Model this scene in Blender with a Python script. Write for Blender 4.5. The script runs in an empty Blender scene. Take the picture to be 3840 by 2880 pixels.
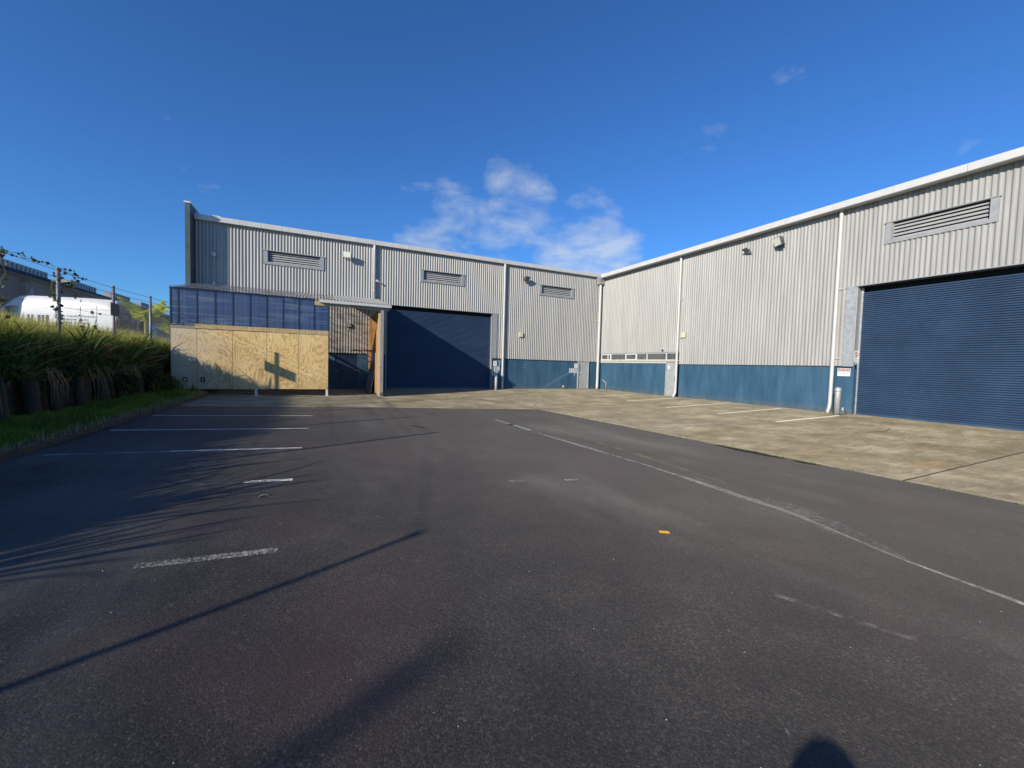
import bpy, math, random
import numpy as np
from mathutils import Matrix, Vector
random.seed(7); rng = np.random.default_rng(7)
S = bpy.context.scene
COL = S.collection

# ------------------------------------------------------------------ camera
F_PX, YAW, PITCH, ROLL, CAM_H = 1532.2, math.radians(25.453), math.radians(2.579), math.radians(-1.589), 1.55
_f = Vector((math.sin(YAW)*math.cos(PITCH), math.cos(YAW)*math.cos(PITCH), -math.sin(PITCH)))
_r = Vector((math.cos(YAW), -math.sin(YAW), 0)); _d = _f.cross(_r)
RT = math.cos(ROLL)*_r + math.sin(ROLL)*_d
DN = -math.sin(ROLL)*_r + math.cos(ROLL)*_d
cam_d = bpy.data.cameras.new('camera'); cam = bpy.data.objects.new('camera', cam_d); COL.objects.link(cam)
cam_d.sensor_fit = 'HORIZONTAL'; cam_d.sensor_width = 36; cam_d.lens = F_PX/3840*36
cam_d.clip_start = 0.05; cam_d.clip_end = 6000
M = Matrix.Identity(4)
for i in range(3):
    M[i][0] = RT[i]; M[i][1] = -DN[i]; M[i][2] = -_f[i]
M[0][3], M[1][3], M[2][3] = 0, 0, CAM_H
cam.matrix_world = M
S.camera = cam

# ------------------------------------------------------------------ sun, sky, exposure
SUN_AZ, SUN_EL = math.radians(62), math.atan(.39)        # shadows run towards (sin az, cos az)
to_sun = Vector((-math.sin(SUN_AZ)*math.cos(SUN_EL), -math.cos(SUN_AZ)*math.cos(SUN_EL), math.sin(SUN_EL)))
sd = bpy.data.lights.new('sun', 'SUN'); sd.energy = 4.6; sd.angle = math.radians(.53); sd.color = (1, .91, .77)
sun = bpy.data.objects.new('sun', sd); COL.objects.link(sun)
sun.rotation_euler = (-to_sun).to_track_quat('-Z', 'Y').to_euler(); sun.location = (-20, -12, 30)
W = bpy.data.worlds.new('World'); S.world = W; W.use_nodes = True
wt = W.node_tree; wn = wt.nodes; wl = wt.links; wn.clear()
def N(t, kind, **kw):
    n = t.nodes.new(kind)
    for k, v in kw.items():
        if k in n.inputs.keys() if isinstance(k, str) else False: n.inputs[k].default_value = v
        else: setattr(n, k, v)
    return n
out = wn.new('ShaderNodeOutputWorld'); bg = wn.new('ShaderNodeBackground')
sky = wn.new('ShaderNodeTexSky'); sky.sky_type = 'NISHITA'; sky.sun_disc = False
sky.sun_elevation = SUN_EL; sky.sun_rotation = math.atan2(to_sun.x, to_sun.y)
sky.altitude = 50; sky.air_density = 1.0; sky.dust_density = .25; sky.ozone_density = 3.2
hs = wn.new('ShaderNodeHueSaturation'); hs.inputs['Saturation'].default_value = 1.0; hs.inputs['Value'].default_value = 1.0
tint = wn.new('ShaderNodeMixRGB'); tint.blend_type = 'MULTIPLY'; tint.inputs[0].default_value = 1; tint.inputs[2].default_value = (.40, .79, 1.27, 1)   # clear, deep winter blue
wl.new(sky.outputs[0], tint.inputs[1]); wl.new(tint.outputs[0], hs.inputs['Color'])
# clouds: a procedural sky of scattered cumulus wisps, thickest low in the north-east
tc = wn.new('ShaderNodeTexCoord'); sep = wn.new('ShaderNodeSeparateXYZ'); wl.new(tc.outputs['Generated'], sep.inputs[0])
def wm(op, a, b=None, clamp=False):
    n = wn.new('ShaderNodeMath'); n.operation = op; n.use_clamp = clamp
    for i, v in enumerate((a, b)):
        if v is None: continue
        if isinstance(v, (int, float)): n.inputs[i].default_value = v
        else: wl.new(v, n.inputs[i])
    return n.outputs[0]
zc_ = wm('MAXIMUM', sep.outputs[2], .02)
den = wm('ADD', zc_, .22)
cx = wm('DIVIDE', sep.outputs[0], den); cy = wm('DIVIDE', sep.outputs[1], den)
cmb = wn.new('ShaderNodeCombineXYZ'); wl.new(cx, cmb.inputs[0]); wl.new(cy, cmb.inputs[1])
n1 = wn.new('ShaderNodeTexNoise'); n1.inputs['Scale'].default_value = 4.6; n1.inputs['Detail'].default_value = 8; n1.inputs['Roughness'].default_value = .56
n1.inputs['Distortion'].default_value = .25
wl.new(cmb.outputs[0], n1.inputs['Vector'])
def blob(d, width, lo=.0):
    vm = wn.new('ShaderNodeVectorMath'); vm.operation = 'DOT_PRODUCT'; wl.new(tc.outputs['Generated'], vm.inputs[0])
    vm.inputs[1].default_value = Vector(d).normalized()
    mr = wn.new('ShaderNodeMapRange'); mr.interpolation_type = 'SMOOTHERSTEP'
    mr.inputs['From Min'].default_value = math.cos(math.radians(width)); mr.inputs['From Max'].default_value = 1
    mr.inputs['To Min'].default_value = 0; mr.inputs['To Max'].default_value = 1
    wl.new(vm.outputs['Value'], mr.inputs['Value']); return mr.outputs[0]
m = None
for d, wdt, k in (((.40, .82, .36), 8, .95), ((.24, .90, .315), 9, .95), ((.53, .78, .325), 6.5, .9), ((.56, .79, .22), 12, 1.25), ((.25, .92, .26), 10, .95), ((.37, .87, .28), 10, .85),
                  ((.35, .83, .415), 3.5, .8), ((.66, .60, .45), 6, .62), ((.69, .48, .54), 8, .50), ((-.19, .91, .37), 7, .50),
                  ((-.75, .5, .25), 30, .7), ((.1, -.9, .3), 35, .7), ((-.5, -.6, .3), 25, .5), ((.95, .1, .25), 20, .6)):
    b = wm('MULTIPLY', blob(d, wdt), k)
    m = b if m is None else wm('MAXIMUM', m, b)
thr = wm('SUBTRACT', .82, wm('MULTIPLY', m, .46))
cov = wm('MULTIPLY', wm('SUBTRACT', n1.outputs[0], thr), 3.0, clamp=True)
cov = wm('MULTIPLY', cov, .60)
# cloud brightness: lit by the same sun, a little greyer where thick
cl = wn.new('ShaderNodeMixRGB'); ccol = wn.new('ShaderNodeMixRGB'); wl.new(cov, ccol.inputs[0]); ccol.inputs[1].default_value = (3.9, 4.6, 5.4, 1); ccol.inputs[2].default_value = (6.6, 6.9, 7.0, 1); wl.new(cov, cl.inputs[0]); wl.new(hs.outputs[0], cl.inputs[1]); wl.new(ccol.outputs[0], cl.inputs[2])
wl.new(cl.outputs[0], bg.inputs['Color']); bg.inputs['Strength'].default_value = .108
wl.new(bg.outputs[0], out.inputs[0])
S.view_settings.view_transform = 'Standard'; S.view_settings.look = 'None'; S.view_settings.exposure = 0.22; S.view_settings.gamma = 1
S.view_settings.use_curve_mapping = False
S.render.engine = 'CYCLES'

# ------------------------------------------------------------------ ground height (falls to the pit at the corner of the slab)
XE, YF, YB, XR = 8.9, 15.9, 24.7, 18.85
def zE(y): return -.19 - .01326*(max(y, -10) - 1.9)
def zA(x, y):
    if x <= 0: return -.085 + (.03+.085)*min(1.3, -x/3.9)
    return -.085 + (zE(y)+.085)*x/XE
def gz(x, y):
    if x <= XE and y <= YF: return zA(x, y)
    if x <= XE: return zA(x, YF)*(YB-y)/(YB-YF)
    if y <= YF: return zE(y)*(XR-x)/(XR-XE)
    return zE(YF)*min((XR-x)/(XR-XE), (YB-y)/(YB-YF))

# ------------------------------------------------------------------ materials
MATS = {}
class MT:
    def __init__(s, name, rough=.6, metal=0, spec=.5):
        s.m = bpy.data.materials.new(name); s.m.use_nodes = True; s.t = s.m.node_tree; s.n = s.t.nodes; s.l = s.t.links
        s.b = s.n['Principled BSDF']; s.b.inputs['Roughness'].default_value = rough; s.b.inputs['Metallic'].default_value = metal
        s.b.inputs['Specular IOR Level'].default_value = spec
        MATS[name] = s.m; s._co = {}
    def co(s, kind='Object', scale=(1, 1, 1), rot=(0, 0, 0)):
        tcn = s.n.new('ShaderNodeTexCoord'); mp = s.n.new('ShaderNodeMapping')
        if kind == 'World':
            g = s.n.new('ShaderNodeNewGeometry'); s.l.new(g.outputs['Position'], mp.inputs[0])
        else: s.l.new(tcn.outputs[kind], mp.inputs[0])
        mp.inputs['Scale'].default_value = scale; mp.inputs['Rotation'].default_value = rot
        return mp.outputs[0]
    def noise(s, scale, detail=4, rough=.55, vec=None, dist=0):
        n = s.n.new('ShaderNodeTexNoise'); n.inputs['Scale'].default_value = scale; n.inputs['Detail'].default_value = detail
        n.inputs['Roughness'].default_value = rough; n.inputs['Distortion'].default_value = dist
        s.l.new(vec if vec is not None else s.co('World'), n.inputs['Vector']); return n.outputs[0]
    def voro(s, scale, vec=None, feature='F1', outp='Distance'):
        n = s.n.new('ShaderNodeTexVoronoi'); n.feature = feature; n.inputs['Scale'].default_value = scale
        s.l.new(vec if vec is not None else s.co('World'), n.inputs['Vector']); return n.outputs[outp]
    def ramp(s, fac, *stops):
        r = s.n.new('ShaderNodeValToRGB'); e = r.color_ramp.elements
        while len(e) < len(stops): e.new(.5)
        for k, (p, c) in zip(e, stops):
            k.position = p; k.color = (c if isinstance(c, tuple) else (c, c, c)) + (1,)
        s.l.new(fac, r.inputs[0]); return r.outputs[0]
    def mix(s, fac, a, b, mode='MIX'):
        n = s.n.new('ShaderNodeMixRGB'); n.blend_type = mode
        for i, v in enumerate((fac, a, b)):
            if isinstance(v, (int, float)): n.inputs[i].default_value = v if i == 0 else (v, v, v, 1)
            elif isinstance(v, tuple): n.inputs[i].default_value = v + (1,)
            else: s.l.new(v, n.inputs[i])
        return n.outputs[0]
    def math(s, op, a, b=0, clamp=False):
        n = s.n.new('ShaderNodeMath'); n.operation = op; n.use_clamp = clamp
        for i, v in enumerate((a, b)):
            if isinstance(v, (int, float)): n.inputs[i].default_value = v
            else: s.l.new(v, n.inputs[i])
        return n.outputs[0]
    def rand(s): return s.n.new('ShaderNodeObjectInfo').outputs['Random']
    def island(s): return s.n.new('ShaderNodeNewGeometry').outputs['Random Per Island']
    def set(s, sock, v):
        if isinstance(v, tuple): s.b.inputs[sock].default_value = v + (1,)
        elif isinstance(v, (int, float)): s.b.inputs[sock].default_value = v
        else: s.l.new(v, s.b.inputs[sock])
        return s
    def bump(s, h, strength=.3, dist=.02):
        n = s.n.new('ShaderNodeBump'); n.inputs['Strength'].default_value = strength; n.inputs['Distance'].default_value = dist
        s.l.new(h, n.inputs['Height']); s.l.new(n.outputs[0], s.b.inputs['Normal']); return s
    def alpha(s, fac):
        """worn paint: see through to what lies below where fac is 0"""
        tr = s.n.new('ShaderNodeBsdfTransparent'); mx = s.n.new('ShaderNodeMixShader'); s.l.new(fac, mx.inputs[0])
        s.l.new(tr.outputs[0], mx.inputs[1]); s.l.new(s.b.outputs[0], mx.inputs[2])
        s.l.new(mx.outputs[0], s.n['Material Output'].inputs[0]); return s
def plain(name, c, rough=.6, metal=0, var=.12, scale=6, spec=.5, bump=0):
    a = MT(name, rough, metal, spec); v = a.noise(scale, 5)
    a.set('Base Color', a.mix(a.ramp(v, (.3, 0.), (.7, 1.)), tuple(x*(1-var) for x in c), tuple(min(1, x*(1+var)) for x in c)))
    a.set('Roughness', a.math('ADD', a.math('MULTIPLY', v, .18), rough-.09))
    if bump: a.bump(v, bump, .01)
    return a.m

# asphalt: dark bitumen with exposed stones, reddish and dusty patches
a = MT('asphalt', .78, 0, .42)
co = a.co('World')
st = a.voro(98, co, 'F1', 'Color'); sd_ = a.voro(98, co, 'F1', 'Distance'); chip = a.ramp(a.voro(38, co, 'F1', 'Color'), (.965, 0.), (.98, 1.))
big = a.noise(.45, 5, .6, co); mid = a.noise(2.3, 6, .6, co); fine = a.noise(150, 3, .6, co)
base = a.ramp(a.math('ADD', a.math('MULTIPLY', big, .6), a.math('MULTIPLY', mid, .4)), (.34, (.0190, .0167, .0145)), (.5, (.033, .029, .025)), (.66, (.058, .0515, .044)))
stone = a.ramp(a.math('MULTIPLY', st, 1.), (0., (.22, .22, .22)), (.55, (.85, .83, .82)), (.86, (1.7, 1.66, 1.62)), (1., (3.6, 3.5, 3.4)))
c1 = a.mix(.85, base, stone, 'MULTIPLY')
c1 = a.mix(a.math('MULTIPLY', chip, a.ramp(sd_, (.25, 1.), (.45, 0.))), c1, (.20, .19, .18))
red = a.ramp(a.noise(.38, 2, .5, a.co('World', (1, 1, 1), (0, 0, 1.1))), (.56, 0.), (.68, 1.))
c2 = a.mix(a.math('MULTIPLY', red, .42), c1, (.075, .040, .040))
dust = a.ramp(a.noise(.22, 6, .62, a.co('World', (1.6, .55, 1), (0, 0, .2))), (.52, 0.), (.78, 1.))
sx_ = a.n.new('ShaderNodeSeparateXYZ'); a.l.new(a.co('World'), sx_.inputs[0])
lit_ramp = a.ramp(a.math('ADD', a.math('MULTIPLY', sx_.outputs[0], .09), a.math('MULTIPLY', sx_.outputs[1], .035)), (.0, 0.), (.55, 1.))
c3 = a.mix(a.math('MULTIPLY', lit_ramp, .46), c2, (.108, .096, .081))     # lighter right and far: sun backscatter and vignette painted in
c3 = a.mix(a.math('MULTIPLY', dust, .6), c3, (.15, .14, .125))
a.set('Diffuse Roughness', 1.)
a.set('Base Color', c3)
a.set('Roughness', a.math('ADD', a.math('MULTIPLY', fine, .25), .58))
hh = a.math('ADD', a.math('MULTIPLY', a.math('SUBTRACT', 1, sd_), .8), a.math('MULTIPLY', fine, .4))
a.bump(hh, .55, .004)

# concrete slabs: brown-grey, mossy, streaked by tyres and water
a = MT('concrete_slab', .85, 0, .3)
co = a.co('World')
n1_ = a.noise(.7, 7, .62, co); n2_ = a.noise(5, 6, .6, co); n3_ = a.noise(60, 3, .6, co)
strk = a.noise(1.6, 9, .72, a.co('World', (.7, 1.5, 1), (0, 0, .6)), .8)
b1 = a.ramp(n1_, (.28, (.135, .110, .064)), (.48, (.222, .185, .114)), (.70, (.345, .295, .20)))
b2 = a.mix(a.ramp(strk, (.36, .68), (.60, 0.)), b1, (.105, .083, .047))
b3 = a.mix(a.ramp(a.noise(.55, 5, .6, a.co('World', (.6, 1.6, 1))), (.62, 0.), (.74, .5)), b2, (.36, .225, .075))
b4 = a.mix(a.ramp(a.noise(2.1, 6, .7, co), (.60, 0.), (.75, .6)), b3, (.40, .36, .27))
fs = a.noise(7, 8, .75, a.co('World', (.35, 1.6, 1), (0, 0, .15)), .6)
b4 = a.mix(.5, b4, a.ramp(fs, (.30, .52), (.5, 1.), (.70, 1.42)), 'MULTIPLY')
b5 = a.mix(.35, b4, a.ramp(n3_, (.3, .55), (.7, 1.35)), 'MULTIPLY')
b5 = a.mix(a.math('MULTIPLY', a.rand(), .16), b5, (.24, .225, .18))
a.set('Diffuse Roughness', 1.)
a.set('Base Color', b5).bump(a.math('ADD', n2_, a.math('MULTIPLY', n3_, .6)), .35, .008)

def paint(name, c, lo, hi, scale=26):
    a = MT(name, .7, 0, .3); co = a.co('World')
    v = a.noise(scale, 6, .65, co); v2 = a.noise(3, 3, .5, co); v3 = a.noise(95, 2, .5, co)
    f = a.math('ADD', a.math('ADD', a.math('MULTIPLY', v, .55), a.math('MULTIPLY', v2, .3)), a.math('MULTIPLY', v3, .25))
    a.set('Base Color', a.mix(v, tuple(x*.75 for x in c), c))
    a.set('Diffuse Roughness', 1.); a.alpha(a.ramp(f, (lo, 0.), (hi, 1.))); return a.m
paint('white_paint', (.52, .51, .46), .36, .54); paint('worn_paint', (.36, .345, .315), .50, .64, 40); paint('yellow_paint', (.62, .33, .03), .40, .5, 40)
paint('faded_yellow', (.36, .28, .09), .54, .68, 40); paint('silt', (.33, .315, .285), .42, .70, 14); paint('cream_paint', (.70, .67, .54), .30, .50)
paint('lip_pale', (.40, .37, .29), .46, .64, 7); paint('chipped_paint', (.66, .64, .58), .47, .56, 30); paint('faint_silt', (.20, .195, .18), .52, .76, 14)
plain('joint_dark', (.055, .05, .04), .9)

# pale pre-painted corrugated cladding
def clad(name, c0, c1, streak=.5):
    a = MT(name, .52, .06, .4); co = a.co('World')
    v = a.noise(1.0, 6, .6, a.co('World', (7, 7, .35))); w = a.noise(.35, 4, .6, co); r = a.rand()
    c = a.mix(w, c0, c1)
    c = a.mix(a.ramp(v, (.40, streak), (.62, 0.)), c, tuple(x*.62 for x in c0))
    c = a.mix(a.math('MULTIPLY', r, .26), c, tuple(x*.70 for x in c0))
    a.set('Base Color', c); a.set('Roughness', a.math('ADD', a.math('MULTIPLY', v, .2), .42))
    return a.m
clad('cladding_pale', (.395, .387, .365), (.45, .441, .417))
a = MT('blue_panel', .62, 0, .4); co = a.co('World')
v = a.noise(1.0, 7, .62, a.co('World', (2.2, 2.2, .45))); w = a.noise(9, 4, .6, co)
c = a.ramp(v, (.30, (.026, .074, .128)), (.52, (.038, .104, .172)), (.74, (.062, .138, .208)))
sep_ = a.n.new('ShaderNodeSeparateXYZ'); a.l.new(a.co('World'), sep_.inputs[0])
low = a.math('MULTIPLY', a.ramp(sep_.outputs[2], (0., .75), (.32, 0.)), a.ramp(a.noise(2.6, 5, .65, co), (.35, .2), (.65, 1.)))
c = a.mix(low, c, (.135, .135, .105))
c = a.mix(a.ramp(a.noise(30, 3, .5, co), (.70, 0.), (.76, .5)), c, (.30, .36, .40))
a.set('Base Color', c).bump(w, .08, .01); a.set('Roughness', a.math('ADD', a.math('MULTIPLY', v, .3), .45))
plain('blue_streak', (.075, .15, .215), .6, 0, .12, 4)
def blue_door(name, c):
    a = MT(name, .38, .15, .5); v = a.noise(1., 5, .6, a.co('World', (.9, .9, .9)))
    cc = a.mix(a.ramp(v, (.3, 0.), (.7, 1.)), tuple(x*.86 for x in c), tuple(x*1.14 for x in c)); cc = a.mix(a.math('MULTIPLY', a.rand(), .22), cc, tuple(x*.8 for x in c))
    cc = a.mix(a.ramp(a.noise(6, 5, .7), (.58, 0.), (.78, .30)), cc, (.17, .19, .22))
    a.set('Base Color', cc); a.set('Roughness', a.math('ADD', a.math('MULTIPLY', v, .25), .28)); return a.m
blue_door('roller_blue', (.046, .086, .158)); blue_door('door_navy', (.022, .042, .095))
plain('gutter_white', (.60, .59, .56), .4, 0, .06, 3); plain('pvc_white', (.58, .57, .54), .35, 0, .06, 4); plain('pvc_grime', (.42, .40, .37), .6, 0, .2, 9)
plain('galvanised', (.44, .455, .45), .45, .35, .18, 7); plain('flashing_grey', (.33, .335, .33), .5, .12, .12, 5)
plain('louvre_blade', (.44, .44, .43), .45, .2, .06, 4); plain('void_dark', (.012, .012, .014), .9); plain('core_dark', (.10, .10, .10), .9)
plain('parapet_green', (.055, .085, .095), .7, 0, .22, 3, bump=.1); plain('parapet_lining', (.30, .33, .36), .5, .3, .08, 3)
plain('old_roofing', (.42, .41, .38), .5, .2, .15, 3); plain('roof_steel', (.42, .42, .40), .45, .5, .1, 2); plain('steel_door', (.40, .41, .40), .5, .1, .10, 5, bump=.02); plain('sill_pale', (.48, .46, .40), .75, 0, .16, 6)
plain('frame_white', (.70, .70, .68), .4, 0, .05); plain('black_plastic', (.018, .018, .02), .5); plain('cream_box', (.62, .60, .40), .5, 0, .06)
plain('white_plastic', (.74, .74, .73), .4, 0, .04); plain('grey_plastic', (.12, .12, .12), .55); plain('lamp_housing', (.16, .165, .17), .5, .3); plain('lamp_housing_pale', (.40, .40, .38), .5, .2)
a = MT('lamp_glass', .22, 0, .6); a.set('Base Color', a.mix(a.ramp(a.noise(9, 4), (.48, 0.), (.54, 1.)), (.80, .80, .62), (.86, .86, .74)))
a = MT('lamp_glass_green', .15, 0, .7); a.set('Base Color', (.10, .12, .09))
a = MT('window_glass', .06, 0, .8); a.set('Base Color', a.mix(a.ramp(a.noise(3, 3), (.4, 0.), (.6, 1.)), (.08, .085, .088), (.13, .135, .138))); a.set('Roughness', .08)
plain('sign_white', (.78, .78, .76), .45, 0, .05, 12); plain('sign_black', (.02, .02, .022), .5); plain('sign_red', (.55, .035, .05), .45, 0, .06); plain('sign_grey', (.30, .31, .33), .5); plain('sign_pale_red', (.68, .24, .28), .5, 0, .06)
plain('bollard_steel', (.50, .50, .46), .5, .35, .22, 14, bump=.05)

# plywood, framing timber
a = MT('plywood', .62, 0, .35)
oi = a.n.new('ShaderNodeObjectInfo')
mp = a.n.new('ShaderNodeMapping'); g_ = a.n.new('ShaderNodeNewGeometry'); a.l.new(g_.outputs['Position'], mp.inputs[0])
cb = a.n.new('ShaderNodeCombineXYZ'); a.l.new(a.math('MULTIPLY', oi.outputs['Random'], 37), cb.inputs[0]); a.l.new(a.math('MULTIPLY', oi.outputs['Random'], 19), cb.inputs[2]); a.l.new(cb.outputs[0], mp.inputs['Location'])
mp.inputs['Scale'].default_value = (1.5, 1, .62)
nz = a.noise(1.5, 4, .5, mp.outputs[0], .5)
ring = a.math('FRACT', a.math('MULTIPLY', nz, 11.))
line = a.ramp(ring, (.0, 1.), (.26, 0.), (.70, 0.), (1., .8))
fig = a.ramp(a.noise(1.1, 3, .5, mp.outputs[0]), (.34, .25), (.52, 1.))
grain = a.noise(1, 4, .6, a.co('World', (60, 60, 1.4)))
pb = a.ramp(a.noise(.9, 4, .6), (.3, (.70, .475, .18)), (.7, (.85, .63, .30)))
pb = a.mix(a.math('MULTIPLY', line, a.math('MULTIPLY', fig, .78)), pb, (.33, .17, .055))
pb = a.mix(.35, pb, a.ramp(grain, (.3, .72), (.7, 1.22)), 'MULTIPLY')
lit_pos = a.n.new('ShaderNodeSeparateXYZ'); a.l.new(a.co('World'), lit_pos.inputs[0])
gy = a.math('MULTIPLY', a.ramp(a.math('ADD', a.math('MULTIPLY', lit_pos.outputs[0], -.16), a.math('MULTIPLY', a.noise(1.2, 4, .6), .35)), (.66, 0.), (.96, 1.)), .55)
pb = a.mix(gy, pb, (.60, .56, .47))  # paler grey to the left: brighter light put into the plywood colour
pb = a.mix(a.math('MULTIPLY', a.rand(), .15), pb, (.40, .28, .14))
a.set('Base Color', pb); a.bump(grain, .06, .004)
def timber(name, c, rgh=.7):
    a = MT(name, rgh, 0, .3); g = a.noise(1, 5, .6, a.co('World', (22, 22, 1.6)), .3); k = a.noise(4, 3, .5)
    cc = a.mix(a.ramp(g, (.3, 0.), (.7, 1.)), tuple(x*.72 for x in c), tuple(min(1, x*1.15) for x in c)); cc = a.mix(a.ramp(k, (.62, 0.), (.72, .5)), cc, tuple(x*.5 for x in c))
    a.set('Base Color', cc).bump(g, .15, .004); return a.m
timber('timber_new', (.50, .36, .18)); timber('timber_orange', (.50, .25, .085)); timber('timber_grey', (.30, .28, .25)); timber('timber_pale', (.58, .48, .32))
timber('pole_timber', (.060, .050, .036), .9)
a = MT('tinted_panel', .22, 0, .6)
stv = a.noise(1, 6, .65, a.co('World', (9, 9, .28))); sth = a.noise(1, 4, .6, a.co('World', (.35, .35, 5)), .6)
c = a.ramp(stv, (.30, (.022, .042, .105)), (.55, (.042, .072, .155)), (.80, (.072, .10, .175)))
c = a.mix(a.ramp(sth, (.52, 0.), (.66, .55)), c, (.17, .20, .27)); c = a.mix(a.math('MULTIPLY', a.rand(), .25), c, (.09, .10, .16))
a.set('Base Color', c); a.set('Roughness', a.math('ADD', a.math('MULTIPLY', stv, .3), .12)); a.bump(a.noise(1.3, 3), .08, .05)
plain('strip_blue', (.11, .13, .19), .5, 0, .3, 9); plain('mullion_navy', (.018, .026, .060), .5); plain('green_rag', (.10, .16, .11), .9)
# clear corrugated roofing, dirty
a = MT('clear_roofing', .4, 0, .5); co = a.co('World')
v = a.noise(3.2, 6, .65, co); v2 = a.noise(1, 4, .6, a.co('World', (1, 7, 1)))
a.set('Base Color', a.mix(v, (.30, .29, .25), (.48, .47, .43)))
a.alpha(a.ramp(a.math('ADD', a.math('MULTIPLY', v, .6), a.math('MULTIPLY', v2, .4)), (.40, .18), (.62, .80)))

# vegetation, soil
def leafm(name, c0, c1, tr=.45):
    a = MT(name, .5, 0, .35); i = a.island(); r = a.rand()
    cc = a.mix(a.math('FRACT', a.math('ADD', i, r)), c0, c1); cc = a.mix(a.math('MULTIPLY', a.noise(5, 3), .3), cc, tuple(x*.55 for x in c0))
    a.set('Base Color', cc)
    t = a.n.new('ShaderNodeBsdfTranslucent'); a.l.new(cc, t.inputs[0]); mx = a.n.new('ShaderNodeMixShader'); mx.inputs[0].default_value = tr
    a.l.new(a.b.outputs[0], mx.inputs[1]); a.l.new(t.outputs[0], mx.inputs[2]); a.l.new(mx.outputs[0], a.n['Material Output'].inputs[0]); return a.m
leafm('flax_green', (.060, .115, .022), (.15, .225, .045)); leafm('flax_yellow', (.27, .30, .06), (.42, .42, .11)); leafm('flax_dry', (.36, .24, .11), (.58, .46, .26)); leafm('flax_rust', (.30, .13, .05), (.48, .26, .11))
leafm('grass_green', (.12, .25, .025), (.27, .40, .055)); leafm('grass_gold', (.42, .46, .07), (.78, .70, .18), .6); leafm('grass_deep', (.050, .095, .018), (.12, .18, .03))
leafm('vine_leaf', (.030, .055, .018), (.075, .12, .03)); leafm('banana_leaf', (.44, .54, .05), (.72, .72, .10), .5); leafm('litter_leaf', (.20, .17, .07), (.38, .34, .13), .1)
plain('soil', (.040, .030, .020), 1., 0, .35, 5, bump=.6); plain('verge_soil', (.035, .045, .016), 1., 0, .35, 6, bump=.5); plain('kerb_dirty', (.072, .062, .048), .95, 0, .35, 5, bump=.5)
plain('lot_gravel', (.20, .18, .14), .95, 0, .2, 3); plain('outer_ground', (.10, .10, .09), .95, 0, .2, .2); plain('moss', (.10, .11, .02), 1., 0, .4, 20)
plain('wire_galv', (.17, .175, .18), .6, .3, .1); plain('post_galv', (.25, .25, .26), .55, .5, .2, 8); plain('pebble_white', (.38, .37, .35), .8)
a = MT('van_white', .25, 0, .5); a.set('Base Color', a.mix(a.noise(2), (.74, .74, .73), (.82, .82, .81))); a.b.inputs['Coat Weight'].default_value = .4
a = MT('van_grey', .35, 0, .5); a.set('Base Color', a.mix(a.noise(2), (.30, .29, .26), (.36, .35, .32)))
plain('tyre', (.02, .02, .02), .9); plain('tail_red', (.32, .012, .02), .25); plain('text_grey', (.22, .22, .23), .6); plain('text_white', (.7, .7, .66), .6)
plain('nb_wall', (.16, .17, .18), .8, 0, .15, 1.5); plain('nb_fascia', (.022, .022, .025), .7); plain('nb_parapet', (.33, .33, .34), .5, .3, .1, 2); plain('nb_number', (.42, .46, .50), .7)
plain('hose_pale', (.62, .60, .56), .5); plain('rack_rust', (.22, .10, .06), .7); plain('board_grey', (.26, .255, .23), .7, 0, .06)

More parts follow.
